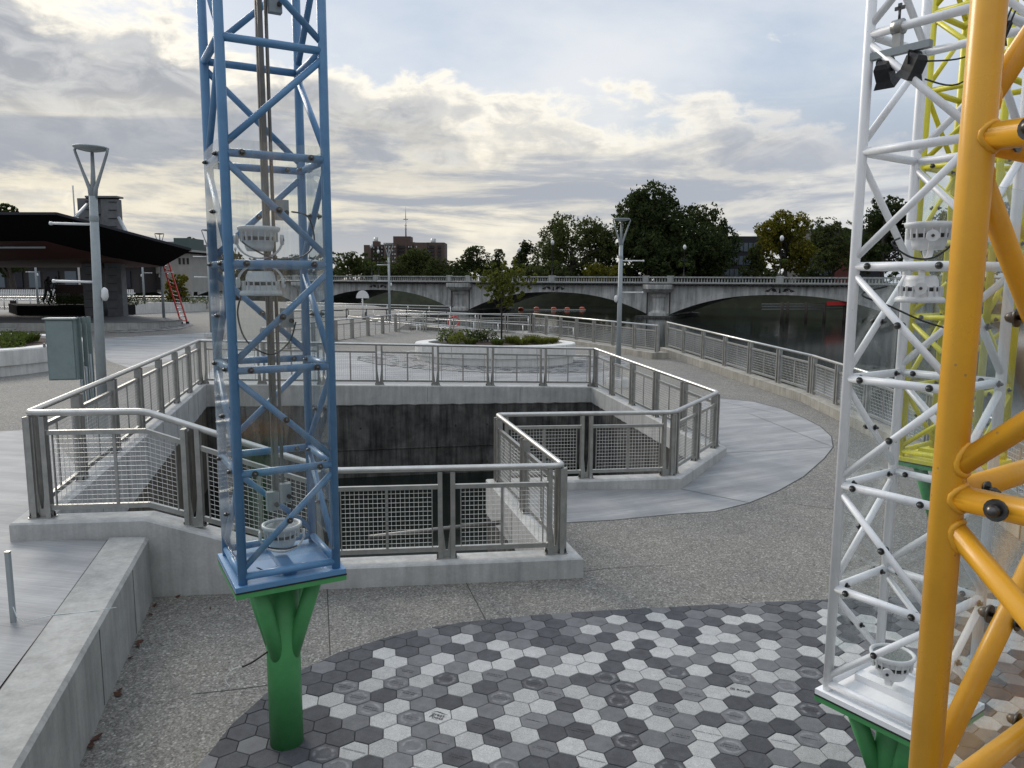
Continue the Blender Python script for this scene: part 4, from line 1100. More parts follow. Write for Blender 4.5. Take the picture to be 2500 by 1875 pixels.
# steel ramps and dark handrails of the lock beyond
def plain_rail(a, b, za, zb, n, label, m_='galv_rail', h=1.0, bars=(1.0, .55), r=.03, slab=None):
    t = thing('ramp_railing', (a.x, a.y, za), label, 'railing')
    for k, q in enumerate(bars): MB().path([V((a.x, a.y, za+h*q)), V((b.x, b.y, zb+h*q))], r if k == 0 else r*.7, 8).build('handrail' if k == 0 else 'rail_bar', MAT[m_], t)
    for i in range(n+1):
        p = a.lerp(b, i/n); z = lerp(za, zb, i/n); MB().tube((p.x, p.y, z), (p.x, p.y, z+h), r*.9, 8).build('post', MAT[m_], t)
    if slab: MB().beam(V((a.x, a.y, za-.1)), V((b.x, b.y, zb-.1)), slab, .16).build('walkway', MAT['concrete_warm'], t)
    return t
for (x0, y0, x1, y1, d0, d1, n, lb, m_, bars) in (
    (700, 738, 1100, 748, 60, 57, 8, 'pale silver railing highest and farthest behind the lock', 'galv_rail', (1.0, .8, .45)),
    (912, 755, 1290, 772, 52, 50, 6, 'silver handrail sloping gently down to the right behind the planter', 'galv_rail', (1.0, .6)),
    (850, 772, 1150, 800, 49, 46, 5, 'silver rail of the ramp crossing low behind the mesh railing', 'galv_rail', (1.0, .3)),
    (1040, 778, 1400, 800, 48, 46, 6, 'silver ramp rail in front of the dark water right of the ramp', 'galv_rail', (1.0, .5)),
    (700, 800, 960, 790, 44, 46, 5, 'silver rail of the lowest ramp seen between the blue tower and the slanting railing', 'galv_rail', (1.0, .6, .2)),
    (900, 783, 1260, 812, 46, 44.5, 6, 'silver sloping rail lowest in front of the dark lock', 'galv_rail', (1.0, .5)),
    (700, 760, 850, 757, 52, 51, 4, 'black pipe railing left of the lock platform behind the blue tower', 'black_paint', (1.0, .55, .25)),
    (845, 754, 1090, 756, 50, 50, 5, 'black pipe railing around the lock platform behind the blue tower', 'black_paint', (1.0, .55, .25))):
    a = aty(x0, y0, d0); b = aty(x1, y1, d1)
    plain_rail(a, b, a.z-1.0, b.z-1.0, n, lb, m_, 1.0, bars, .035, 1.2)
lp = aty(930, 800, 50)
mb = MB().prism([(-13, 47), (-3, 46), (2, 48), (2, 58), (-14, 62)], -2.5, -.35); tag(mb.build('lock_platform', MAT['bridge_stone_dark']), 'tan concrete platform of the lock between the railings and the bridge', 'platform')
for (px, py, lb) in ((892, 748, 'dark tripod bollard with cone hood on the lock platform by the black railing'), (1072, 748, 'dark mooring post with conical foot near the bridge pier')):
    p = aty(px, py, 51); zb = -.35
    mb = MB().lathe([(.0, 1.75), (.06, 1.7), (.08, 1.45), (.42, 1.15), (.42, 1.1), (.1, 1.1), (.08, 0)], 14, Matrix.Translation((p.x, p.y, zb))); tag(mb.build('mooring_bollard', MAT['black_paint']), lb, 'bollard')
p = aty(885, 728, 54); t = thing('river_sign', (p.x, p.y, -.35), 'white half-round sign panel on the far lock railing', 'sign')
mb = MB(); arc = [(p.x+.45*math.cos(a), p.y, p.z+.55*math.sin(a)) for a in [math.pi*k/12 for k in range(13)]]; arc2 = [(q[0], q[1]+.05, q[2]) for q in arc]
mb.add(arc+arc2, [tuple(range(13)), tuple(range(25, 12, -1))]+[(k, k+1, 14+k, 13+k) for k in range(12)]); mb.build('panel', MAT['lamp_white'], t); MB().tube((p.x, p.y+.02, -.35), (p.x, p.y+.02, p.z), .05, 8).build('post', MAT['galv'], t)
p = aty(1108, 778, 48); MB_ = MB().lathe([(.36, 0), (.40, .03), (.36, .06), (.26, .06), (.24, .03), (.26, 0), (.36, 0)], 22, Matrix.Translation((p.x, p.y, p.z-.2)) @ Matrix.Rotation(math.pi/2, 4, 'X')); tag(MB_.build('life_ring', MAT['red_paint']), 'red life ring hung on the ramp railing', 'life ring')

# ------------------------------------------------------------------ bridge
BP1 = V((-8.9, 133, 0)); BP2 = V((22.1, 117, 0)); BU = (BP2-BP1).normalized(); SP = (BP2-BP1).length; BN = V((-BU.y, BU.x, 0))
br = thing('arch_bridge', (BP1.x, BP1.y, -2), 'long grey stone bridge of low arches with a balustrade crossing the river', 'bridge')
def bp(s_, z, o=0.0): q = BP1+BU*s_+BN*o; return V((q.x, q.y, z))
ZS, ZC, PW = -1.5, 1.62, 1.75; ZT = 2.95
def archz(s_):
    t = abs(s_-round(s_/SP-.5)*SP-SP/2)/(SP/2-PW)
    return None if t > 1 else ZS+(ZC-ZS)*(1-t**2.35)
for k in range(-3, 3):
    s0 = k*SP+PW; s1 = (k+1)*SP-PW; n = 40; mb = MB(); vs = []
    for i in range(n+1):
        s_ = lerp(s0, s1, i/n); z = archz(lerp(s0+1e-3, s1-1e-3, i/n)); vs += [bp(s_, ZT), bp(s_, z), bp(s_, z, 14), bp(s_, ZT, 14)]
    fs = []
    for i in range(n): a, b = 4*i, 4*i+4; fs += [(a, a+1, b+1, b), (a+1, a+2, b+2, b+1), (a+2, a+3, b+3, b+2)]
    mb.add(vs, fs); mb.build('arch_span', MAT['bridge_stone'], br)
    # raised arch band and panel lines
    mb = MB(); vs = []
    for i in range(n+1):
        s_ = lerp(s0, s1, i/n); z = archz(lerp(s0+1e-3, s1-1e-3, i/n)); w = .55+.35*abs(i/n-.5)*2
        vs += [bp(s_, z, -.06), bp(s_, min(z+w, ZT-.3), -.06), bp(s_, min(z+w, ZT-.3), .02), bp(s_, z, .02)]
    fs = []
    for i in range(n):
        a, b = 4*i, 4*i+4; fs += [(a, b, b+1, a+1), (a+1, b+1, b+2, a+2), (a+3, b+3, b, a)]
    mb.add(vs, fs); mb.build('arch_ring', MAT['bridge_stone'], br)
    # scroll ornament at the crown
    mb = MB(); sc = (s0+s1)/2; zc = 2.22
    for sg in (-1, 1):
        for (r0, cx, dirn) in ((.30, .75, 1), (.22, 1.55, -1)):
            pts = [bp(sc+sg*(cx+r0*(1-q/18)*math.cos(q*.45*dirn)), zc+r0*.9*(1-q/18)*math.sin(q*.45*dirn), -.08) for q in range(16)]
            mb.path(pts, .07, 6)
        mb.path([bp(sc+sg*.4, zc-.15, -.08), bp(sc+sg*1.1, zc+.28, -.08), bp(sc+sg*1.95, zc-.1, -.08)], .06, 6)
    mb.path([bp(sc, zc-.3, -.08), bp(sc, zc+.3, -.08)], [.14, .05], 8)
    mb.build('scroll_ornament', MAT['black_paint'], br)
for k in range(-2, 3):
    s_ = k*SP
    mb = MB(); c = bp(s_, 0, 7.0)
    mb.box((c.x, c.y, .45), (2*PW, 14, 5.0), math.atan2(BU.y, BU.x)); mb.build('pier', MAT['bridge_stone'], br)
    mb = MB()
    def oct_(r, z): return [bp(s_+r*math.cos(a)*1.0, z, -r*math.sin(a)*1.15) for a in [math.pi*j/8 for j in range(9)]]
    levels = ((1.5, -2.3), (1.5, -1.3), (1.15, -1.1), (.95, -.9), (.95, .9), (1.15, 1.2), (1.25, 1.5), (1.9, 1.85), (2.35, 2.3), (2.4, 2.75), (2.4, 2.95))
    vs = [q for r, z in levels for q in oct_(r, z)]; fs = []
    for a in range(len(levels)-1):
        for j in range(8): fs.append((a*9+j, a*9+j+1, (a+1)*9+j+1, (a+1)*9+j))
    mb.add(vs, fs); mb.build('cutwater', MAT['bridge_stone'], br)
    for sg in (-1, 1):
        e_ = bp(s_+sg*PW, .3, -.09); MB().box((e_.x, e_.y, .5), (.16, .12, 4.6), math.atan2(BU.y, BU.x)).build('pier_edge_shade', MAT['bridge_stone_dark'], br)  # dark strips paint in the shadow edges beside each pier
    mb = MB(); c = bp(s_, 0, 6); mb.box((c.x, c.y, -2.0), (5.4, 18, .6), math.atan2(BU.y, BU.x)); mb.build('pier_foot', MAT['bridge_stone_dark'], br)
RZB = math.atan2(BU.y, BU.x); S0, S1 = -3*SP+2, 2.6*SP; SM = (S0+S1)/2
def lbox(s_, z, o, l, h, w): c = bp(s_, z, o); return MB().box((c.x, c.y, c.z), (l, w, h), RZB)
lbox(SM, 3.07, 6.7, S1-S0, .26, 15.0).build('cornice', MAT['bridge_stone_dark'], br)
for o in (-.55, 14.0):
    lbox(SM, 3.27, o, S1-S0, .15, .5).build('parapet_base', MAT['bridge_parapet'], br)
    lbox(SM, 4.06, o, S1-S0, .17, .48).build('parapet_cap', MAT['bridge_parapet'], br)
pipe_ = MB().path([bp(S0, 3.16, -1.0), bp(S1, 3.16, -1.0)], .05, 8).build('service_pipe', MAT['galv'], br)
# dentils and balusters, too many and too small to tell apart
mb = MB(); k = 0; s_ = S0
while s_ < S1:
    c = bp(s_, 2.88, -.35); mb.box((c.x, c.y, c.z), (.32, .5, .14), RZB); s_ += .62
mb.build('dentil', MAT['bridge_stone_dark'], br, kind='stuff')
mb = MB(); s_ = S0; pr_ = [(.10, 0), (.10, .06), (.05, .12), (.12, .28), (.05, .52), (.09, .58), (.09, .64)]
peds = []
for kk in range(-3, 3):
    peds += [kk*SP-1.9, kk*SP+1.9, kk*SP+SP/2]
while s_ < S1:
    if min(abs(s_-q) for q in peds) > .6:
        c = bp(s_, 3.34, -.55); mb.lathe(pr_, 6, Matrix.Translation(c))
    s_ += .42
mb.build('baluster', MAT['bridge_parapet'], br, kind='stuff')
for q in peds: lbox(q, 3.75, -.55, 1.05 if abs(q/SP-round(q/SP)) > .2 else .9, 1.05, .62).build('pedestal', MAT['bridge_parapet'], br)
def bridge_lamp(s_, o, label, h=5.4, z0=4.2):
    c = bp(s_, z0, o); t = thing('bridge_lamp', c, label, 'street lamp', 'lamps on the stone bridge')
    MB().lathe([(.16, 0), (.16, .3), (.09, .5), (.07, .7), (.06, h-.7), (.10, h-.65), (.12, h-.5), (.0, h-.48)], 10, Matrix.Translation(c)).build('post', MAT['black_paint'], t)
    MB().lathe([(.10, h-.52), (.24, h-.35), (.27, h-.1), (.20, h+.12), (.07, h+.24), (.0, h+.27)], 12, Matrix.Translation(c)).build('globe', MAT['lamp_white'], t)
    for sg in (-1, 1):
        p = c+BU*sg*.55; mb = MB().path([c+V((0, 0, h*.52)), c+BU*sg*.3+V((0, 0, h*.55)), p+V((0, 0, h*.5))], .03, 6); mb.build('bracket', MAT['black_paint'], t)
        leafblob(p+V((0, 0, h*.40)), .42, .32, 90, .13, 'leaf_bed').build('hanging_basket', MAT['leaf_bed'], t)
def leafblob(c, rx, rz, n, size, m_):
    mb = MB(); r = random.Random(int(c.x*100+c.y))
    for _ in range(n):
        d = V((r.gauss(0, 1), r.gauss(0, 1), r.gauss(0, 1))).normalized(); k_ = r.uniform(.6, 1); p = V((c.x+d.x*rx*k_, c.y+d.y*rx*k_, c.z+d.z*rz*k_))
        u = V((r.gauss(0, 1), r.gauss(0, 1), r.gauss(0, 1))).normalized()*size; w = u.orthogonal().normalized()*size*.7
        mb.add([p-u-w*.2, p-u*.1-w, p+u, p+w*.9], ((0, 1, 2, 3),))
    return mb
for s_, lb in ((-.5*SP-1.0, 'black globe lamp on the bridge left of the brick tower block'), (.5*SP, 'black globe lamp on the bridge in front of the wide willow'), (1.5*SP, 'black globe lamp on the bridge beside the yellowing tree'), (-1.5*SP, 'black globe lamp on the bridge behind the blue tower')):
    bridge_lamp(s_, -.55, lb)
for s_, lb in ((.12*SP, 'globe lamp on the far side of the bridge behind the sapling'), (1.0*SP, 'globe lamp on the far side of the bridge under the big dark trees'), (-.8*SP, 'globe lamp on the far side of the bridge near the left trees')):
    bridge_lamp(s_, 14, lb, 5.0)

# ------------------------------------------------------------------ trees
def crown(name, blobs, n, size, m_, seed, parent):
    g = np.random.default_rng(seed); B = np.array(blobs, float); vol = B[:, 3]*B[:, 4]*B[:, 5]; pb = vol**.75; pb /= pb.sum()
    idx = g.choice(len(B), n, p=pb); d = g.normal(size=(n, 3)); d /= np.linalg.norm(d, axis=1)[:, None]
    # leaves gather in sprays: cluster centres on the shell of each lobe
    k = g.uniform(.55, 1.06, (n, 1)); cl = g.normal(size=(n//16+1, 3)); cl /= np.linalg.norm(cl, axis=1)[:, None]
    ci = g.integers(0, len(cl), n); d = cl[ci]+d*.22; d /= np.linalg.norm(d, axis=1)[:, None]
    kc = g.uniform(.5, 1.05, len(cl)); k = (kc[ci]+g.normal(0, .05, n))[:, None]
    bi = g.choice(len(B), len(cl), p=pb); idx = bi[ci]
    P = B[idx, :3]+d*B[idx, 3:6]*k
    u = g.normal(size=(n, 3)); u[:, 2] -= .35; u /= np.linalg.norm(u, axis=1)[:, None]; w = np.cross(u, g.normal(size=(n, 3))); w /= np.linalg.norm(w, axis=1)[:, None]
    s_ = size*g.uniform(.6, 1.25, (n, 1)); u = u*s_; w = w*s_*.55
    vs = np.stack([P-u, P-w, P+u, P+w], 1).reshape(-1, 3)
    me = bpy.data.meshes.new(name); me.vertices.add(4*n); me.vertices.foreach_set('co', vs.ravel()); me.loops.add(4*n); me.loops.foreach_set('vertex_index', np.arange(4*n, dtype=np.int32))
    me.polygons.add(n); me.polygons.foreach_set('loop_start', np.arange(0, 4*n, 4, dtype=np.int32)); me.polygons.foreach_set('loop_total', np.full(n, 4, dtype=np.int32))
    me.materials.append(MAT[m_]); me.update(calc_edges=True); me.validate(); return link(name, me, parent)
def lobes(h, w, seed, kind='round', n=16):
    r = random.Random(seed); out = []
    for k in range(n):
        a = r.uniform(0, 2*math.pi); t = (k+.5)/n
        if kind == 'round': z = h*(.30+.58*t); rad = w*.5*math.sqrt(max(.05, 1-((t-.42)/.62)**2))*r.uniform(.35, .85); s_ = w*r.uniform(.15, .24)
        elif kind == 'tall': z = h*(.25+.66*t); rad = w*.5*(1-t*.75)*r.uniform(.3, .9); s_ = w*r.uniform(.15, .22)
        elif kind == 'willow': z = h*(.35+.52*t); rad = w*.5*math.sqrt(max(.05, 1-((t-.3)/.75)**2))*r.uniform(.5, .95); s_ = w*r.uniform(.10, .16)
        elif kind == 'low': z = h*(.18+.66*t); rad = w*.5*(1-t*.4)*r.uniform(.3, .95); s_ = w*r.uniform(.15, .22)
        out.append((rad*math.cos(a), rad*math.sin(a), z, s_*r.uniform(.9, 1.2), s_*r.uniform(.9, 1.2), s_*r.uniform(.7, 1.05)*(1.7 if kind == 'willow' else 1)))
    return out
def tree(name, x, y, z, h, w, kind, m_, seed, label, n=3800, size=None, group='trees beyond the bridge', nl=17):
    t = thing(name, (x, y, z), label, 'tree', group); ORI[t.name] = V((0, 0, 0))
    bl = lobes(h, w, seed, kind, nl); r = random.Random(seed+5); mb = MB(); tr = h*.022+.05
    mb.path([(0, 0, -.5), (tr*.3, 0, h*.15), (r.uniform(-.02, .02)*h, r.uniform(-.02, .02)*h, h*.4), (r.uniform(-.03, .03)*h, 0, h*.72)], [tr*1.35, tr, tr*.75, tr*.25], 8)
    for b in bl[::2]:
        z0 = min(h*.55, b[2]*r.uniform(.45, .7)); mb.path([(0, 0, z0), (b[0]*.5, b[1]*.5, (z0+b[2])/2+h*.02), (b[0], b[1], b[2])], [tr*.5, tr*.32, tr*.1], 6)
    mb.build('trunk', MAT['bark'], t); crown('crown', bl, int(n*3.4), (size or w*.022+.16)*.62, m_, seed, t)
    return t
def ptree(px, ytop, ybase_z, Y, wpx, kind, m_, seed, label, name='broadleaf_tree', **k):
    p = aty(px, ytop, Y); w = wpx/F*Y; h = p.z-ybase_z; return tree(name, p.x, Y, ybase_z, h, w, kind, m_, seed, label, **k)
ptree(1590, 462, 1.9, 172, 250, 'tall', 'leaf_dark', 3, 'tallest dark tree rising right of the middle lamp post', n=6000, nl=22)
ptree(1700, 492, 1.9, 180, 200, 'round', 'leaf_dark', 4, 'tall dark tree right of the tallest one, its crown thinning at the edge', n=4500)
ptree(1650, 560, 1.9, 165, 260, 'round', 'leaf_dark', 14, 'dark lower crown filling in below the two tallest trees', n=4500)
ptree(1395, 535, 1.9, 168, 215, 'willow', 'leaf_mid', 5, 'wide olive willow-like tree left of the middle lamp post', 'willow_tree', n=6500, nl=24, size=.42)
ptree(1280, 582, 1.9, 185, 75, 'tall', 'leaf_dark', 6, 'slim dark poplar-like tree at the left shoulder of the willow', n=2400)
ptree(1478, 650, 1.9, 160, 120, 'low', 'leaf_yellow', 7, 'low yellow green tree showing just above the balustrade under the tall trees', n=2400)
ptree(1335, 655, 1.9, 160, 150, 'low', 'leaf_mid', 17, 'low green shrubby tree on the bank below the willow', 'shrub_tree', n=2600)
ptree(1925, 512, 1.9, 158, 150, 'round', 'leaf_yellow', 8, 'round tree turning yellow in front of the dark glass building', n=5500, nl=22)
ptree(1845, 590, 1.9, 156, 70, 'tall', 'leaf_mid', 9, 'dark green conifer left of the yellowing tree', 'conifer_tree', n=2400)
ptree(2040, 522, 1.9, 175, 150, 'round', 'leaf_mid', 10, 'loose thin crowned tree in front of the brick building left of the white tower', n=2600)
ptree(2165, 465, 1.9, 150, 165, 'round', 'leaf_dark', 11, 'large dark tree seen between the legs of the white tower', n=5000, nl=22)
ptree(2330, 500, 1.9, 150, 190, 'round', 'leaf_dark', 12, 'dark tree behind the lime tower and the orange column', n=4200)
ptree(2490, 480, 1.9, 155, 190, 'round', 'leaf_dark', 13, 'dark tree at the right edge behind the orange column', n=4200)
ptree(848, 615, 1.9, 235, 78, 'round', 'leaf_mid', 21, 'dark green tree just right of the blue tower above the balustrade', n=2600)
ptree(905, 648, 1.9, 240, 60, 'low', 'leaf_dark', 31, 'small dark tree left of the brick tower block', n=1800)
ptree(1012, 610, 1.9, 230, 100, 'round', 'leaf_mid', 22, 'rounded green tree in front of the brick tower block', n=3600)
ptree(955, 640, 1.9, 225, 80, 'low', 'leaf_mid', 23, 'low olive tree at the foot of the brick tower block', n=2200)
ptree(1065, 625, 1.9, 222, 70, 'low', 'leaf_mid', 24, 'bright green tree at the right corner of the brick tower block', n=2200)
ptree(1160, 598, 1.9, 250, 90, 'round', 'leaf_dark', 25, 'dark domed tree behind the sapling', n=2600)
ptree(1110, 630, 1.9, 245, 60, 'low', 'leaf_dark', 26, 'small dark tree between the brick tower block and the domed tree', n=1800)
ptree(1218, 606, 1.9, 245, 55, 'tall', 'leaf_dark', 27, 'narrow dark tree right of the domed tree', n=1800)
ptree(470, 572, 1.0, 120, 90, 'round', 'leaf_mid', 41, 'green tree behind the pale building left of the blue tower', n=2600, group='trees beyond the pavilion')
ptree(515, 600, 1.0, 118, 75, 'low', 'leaf_dark', 42, 'dark green tree right behind the left leg of the blue tower', n=2400, group='trees beyond the pavilion')
ptree(320, 565, 1.0, 125, 60, 'round', 'leaf_yellow', 43, 'thin yellowish tree over the pavilion roof behind the grey pier', n=1300, group='trees beyond the pavilion')
ptree(12, 475, 1.0, 75, 100, 'round', 'leaf_dark', 44, 'dark leafy tree above the pavilion roof at the left edge', n=3000, group='trees beyond the pavilion')
ptree(600, 640, 1.0, 130, 120, 'low', 'leaf_dark', 45, 'low dark trees mass seen through the blue tower', n=2600, group='trees beyond the pavilion')
ptree(715, 632, 1.9, 210, 110, 'round', 'leaf_dark', 46, 'dark round tree seen through the right side of the blue tower', n=2600)
ptree(435, 655, .95, 62, 60, 'low', 'leaf_yellow', 47, 'small yellowing shrub tree in front of the pale building', 'shrub_tree', n=1500, size=.16, group='trees beyond the pavilion')
for k, (px, yt, w, m_) in enumerate(((1255, 662, 70, 'leaf_mid'), (1420, 658, 110, 'leaf_dark'), (1545, 652, 110, 'leaf_dark'), (1650, 655, 120, 'leaf_dark'), (1745, 650, 90, 'leaf_mid'), (1890, 656, 90, 'leaf_mid'), (1985, 654, 100, 'leaf_dark'), (1120, 660, 80, 'leaf_dark'), (800, 660, 90, 'leaf_dark'))):
    ptree(px, yt, 1.9, 176, w, 'low', m_, 200+k, 'low dark bush on the far bank just above the balustrade, %s from the left' % ORD[(2, 3, 4, 5, 6, 7, 8, 1, 0)[k]], 'bank_bush', n=1500, group='bushes along the far bank')
# far wooded bank, one mass
fb = []
r_ = random.Random(99)
for k in range(150):
    az = -62+k*.92; Y = 300+r_.uniform(0, 60); fb.append((Y*math.tan(R(az*.66)) if abs(az) < 80 else 0, Y, 1.9+r_.uniform(3, 7), r_.uniform(7, 13), 7, r_.uniform(4, 7)))
o = crown('distant_wood', fb, 16000, 1.1, 'leaf_dark', 77, None); tag(o, 'dark far-off line of trees along the horizon', 'wood', kind='stuff')

# ------------------------------------------------------------------ far buildings
mat('brick_far', (.115, .078, .066), .9, var=(.085, .058, .05), scale=.6, bump=.2, bscale=8)
mat('brick_red', (.13, .035, .028), .9, var=(.09, .025, .02), scale=1.2, bump=.2, bscale=8)
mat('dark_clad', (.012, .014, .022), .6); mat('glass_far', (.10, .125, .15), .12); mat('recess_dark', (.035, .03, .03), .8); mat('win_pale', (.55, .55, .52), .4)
mat('plaster', (.42, .40, .36), .85, var=(.34, .32, .29), scale=.8)
mat('roof_dark', (.008, .008, .009), .95, spec=.05); mat('soffit_red', (.085, .022, .013), .75, var=(.06, .016, .010), scale=3, stretch=(1, 8, 1))
mat('pier_stone', (.17, .175, .18), .8, var=(.12, .123, .127), scale=3, bump=.2); mat('teal_clad', (.06, .095, .09), .6)
Yb = 560.0
def bx(px0, px1, py0, py1, Y, dep, name, m_, t): 
    a = aty(px0, py1, Y); b = aty(px1, py0, Y); return MB().box(((a.x+b.x)/2, Y+dep/2, (a.z+b.z)/2), (b.x-a.x, dep, b.z-a.z)).build(name, MAT[m_], t)
p = aty(985, 690, Yb); ab = thing('apartment_block', (p.x, Yb, 1.9), 'brown brick apartment tower block with dark balcony strips and a roof mast', 'building')
for x0, x1, y0, Y in ((890, 905, 598, Yb), (905, 938, 597, Yb+8), (938, 967, 593, Yb), (967, 1012, 591, Yb+6), (1012, 1042, 592, Yb+2), (1042, 1085, 592, Yb+5)):
    bx(x0, x1, y0, 692, Y, 24, 'wall', 'brick_far', ab)
bx(960, 1002, 577, 594, Yb+8, 14, 'penthouse', 'brick_far', ab); bx(910, 925, 589, 600, Yb+10, 8, 'penthouse', 'brick_far', ab)
MB().lathe([(0, 3.2), (1.5, 3), (1.5, 0)], 12, Matrix.Translation(aty(918, 590, Yb+12))).build('water_tank', MAT['galv'], ab); MB().lathe([(0, 3.2), (1.8, 3), (1.8, 0)], 12, Matrix.Translation(aty(1058, 593, Yb+12))).build('water_tank', MAT['galv'], ab)
for fl in range(9):
    y = 603+fl*9.0
    for x0, x1 in ((907, 916), (918, 926), (928, 936)): 
        bx(x0, x1, y-1.5, y+4.2, Yb+7.2, 1.2, 'balcony', 'recess_dark', ab)
    for x0 in (911.5, 922, 931.5): bx(x0, x0+1.8, y-.8, y+3.8, Yb+6.6, .8, 'window', 'win_pale', ab)
    for x0 in (942, 950, 957.5, 963): bx(x0, x0+2.2, y-2.5, y+1.4, Yb-.7, .8, 'window', 'win_pale' if (fl+int(x0)) % 4 else 'glass_far', ab)
    for x0, x1 in ((972, 988), (994, 1010)): bx(x0, x1, y-3.5, y+2.5, Yb+5.2, 1.0, 'balcony', 'recess_dark', ab)
    if fl < 2:
        for x0 in (997, 1003, 1011, 1016): bx(x0, x0+1.8, y-2.5, y+1.5, Yb+1.0 if x0 > 1011 else Yb+4.6, .8, 'window', 'win_pale', ab)
    for x0, x1 in ((1050, 1060), (1068, 1076)): bx(x0, x1, y-3.5, y+2.8, Yb+4.2, 1.0, 'balcony', 'recess_dark', ab)
    bx(1044, 1046.5, y-2, y+2, Yb+4.2, .8, 'window', 'glass_far', ab)
mp_ = aty(991, 578, Yb+15); mt = thing('radio_mast', mp_, 'thin steel radio mast on the roof of the brick tower block', 'mast')
MB().tube(mp_, mp_+V((0, 0, 12.5)), .55, 6, .4).build('mast_tube', MAT['galv'], mt); MB().tube(mp_+V((0, 0, 12.5)), mp_+V((0, 0, 21.5)), .3, 6, .12).build('mast_tip', MAT['galv'], mt); MB().box(mp_+V((0, 0, 12.6)), (3.4, .5, .6)).build('aerial_arm', MAT['galv'], mt)
for z in (5.5, 8.0): MB().box(mp_+V((0, 0, z)), (1.7, .5, .5)).build('aerial_arm', MAT['galv'], mt)
# glass office building and brick building on the right bank
p = aty(1815, 690, 188); ob = thing('office_building', (p.x, 188, 1.9), 'dark flat-roofed office building with ribbon windows between the big trees and the yellowing tree', 'building')
bx(1740, 1868, 577, 690, 189, 16, 'wall', 'dark_clad', ob)
for y0, y1 in ((593, 614), (625, 646), (657, 684)):
    n = 9
    for k in range(n):
        x0 = 1758+k*11.6; bx(x0, x0+10.6, y0, y1, 188.85, .3, 'window', 'glass_far', ob)
        bx(x0+10.6, x0+11.6, y0, y1, 188.75, .35, 'mullion', 'galv', ob)
p = aty(2030, 690, 196); rb_ = thing('brick_building', (p.x, 196, 1.9), 'dark red brick building behind the trees left of the white tower', 'building')
bx(1975, 2160, 560, 690, 198, 16, 'wall', 'dark_clad', rb_); bx(2036, 2100, 598, 692, 196, 3, 'brick_wall', 'brick_red', rb_)
for k in range(6):
    bx(1980+k*9.5, 1988.5+k*9.5, 578, 606, 197.8, .3, 'window', 'glass_far', rb_); bx(1980+k*9.5, 1988.5+k*9.5, 652, 672, 197.8, .3, 'window', 'glass_far', rb_)

# ------------------------------------------------------------------ dock, buoys under the right arch
dk = aty(1960, 762, 108); dock = thing('dock', (dk.x, 108, -2), 'timber dock on tall posts under the right arch with a red banner', 'dock')
for px in (1909, 1923, 1968, 2013, 2062):
    q_ = aty(px, 760, 106); MB().tube((q_.x, 106, -2.6), (q_.x, 106, aty(px, 738, 106).z), .22, 8).build('post', MAT['bark'], dock)
for y0 in (742, 748, 755):
    a = aty(1860, y0, 108); b = aty(2090, y0-1, 108); MB().beam(a, b, .2, .14).build('rail_board', MAT['pier_stone'], dock)
a = aty(2019, 736, 105.5); b = aty(2070, 736, 105.5); MB().beam(V((a.x, a.y, a.z-.25)), V((b.x, b.y, b.z-.25)), .08, .55).build('banner', MAT['red_paint'], dock)
for k, (px, py) in enumerate(((1686, 60), (1703, 60), (1718, 60), (1745, 60), (1775, 60))):
    pass
mat('buoy', (.45, .09, .035), .5)
for k, px in enumerate((1184, 1232, 1272, 1310, 1352, 1385, 1421)):
    c = at(px, 755+(k % 3)*.5, -1.95); t = thing('buoy', c, 'orange river float under the middle arch, %s from the left' % ('first second third fourth fifth sixth seventh'.split()[k]), 'buoy', 'orange floats on the buoy line')
    M_ = Matrix.Translation(c+V((0, 0, .12))) @ Matrix.Rotation(math.pi/2, 4, 'Y'); MB().lathe([(0, -.5), (.2, -.46), (.34, -.2), (.34, .2), (.2, .46), (0, .5)], 12, M_).build('float', MAT['buoy'], t)
tag(MB().path([at(1120, 755, -1.9), at(1300, 755.5, -1.9), at(1430, 756, -1.9)], .05, 6).build('buoy_rope', MAT['sticker']), 'pale rope linking the orange floats on the river', 'rope')

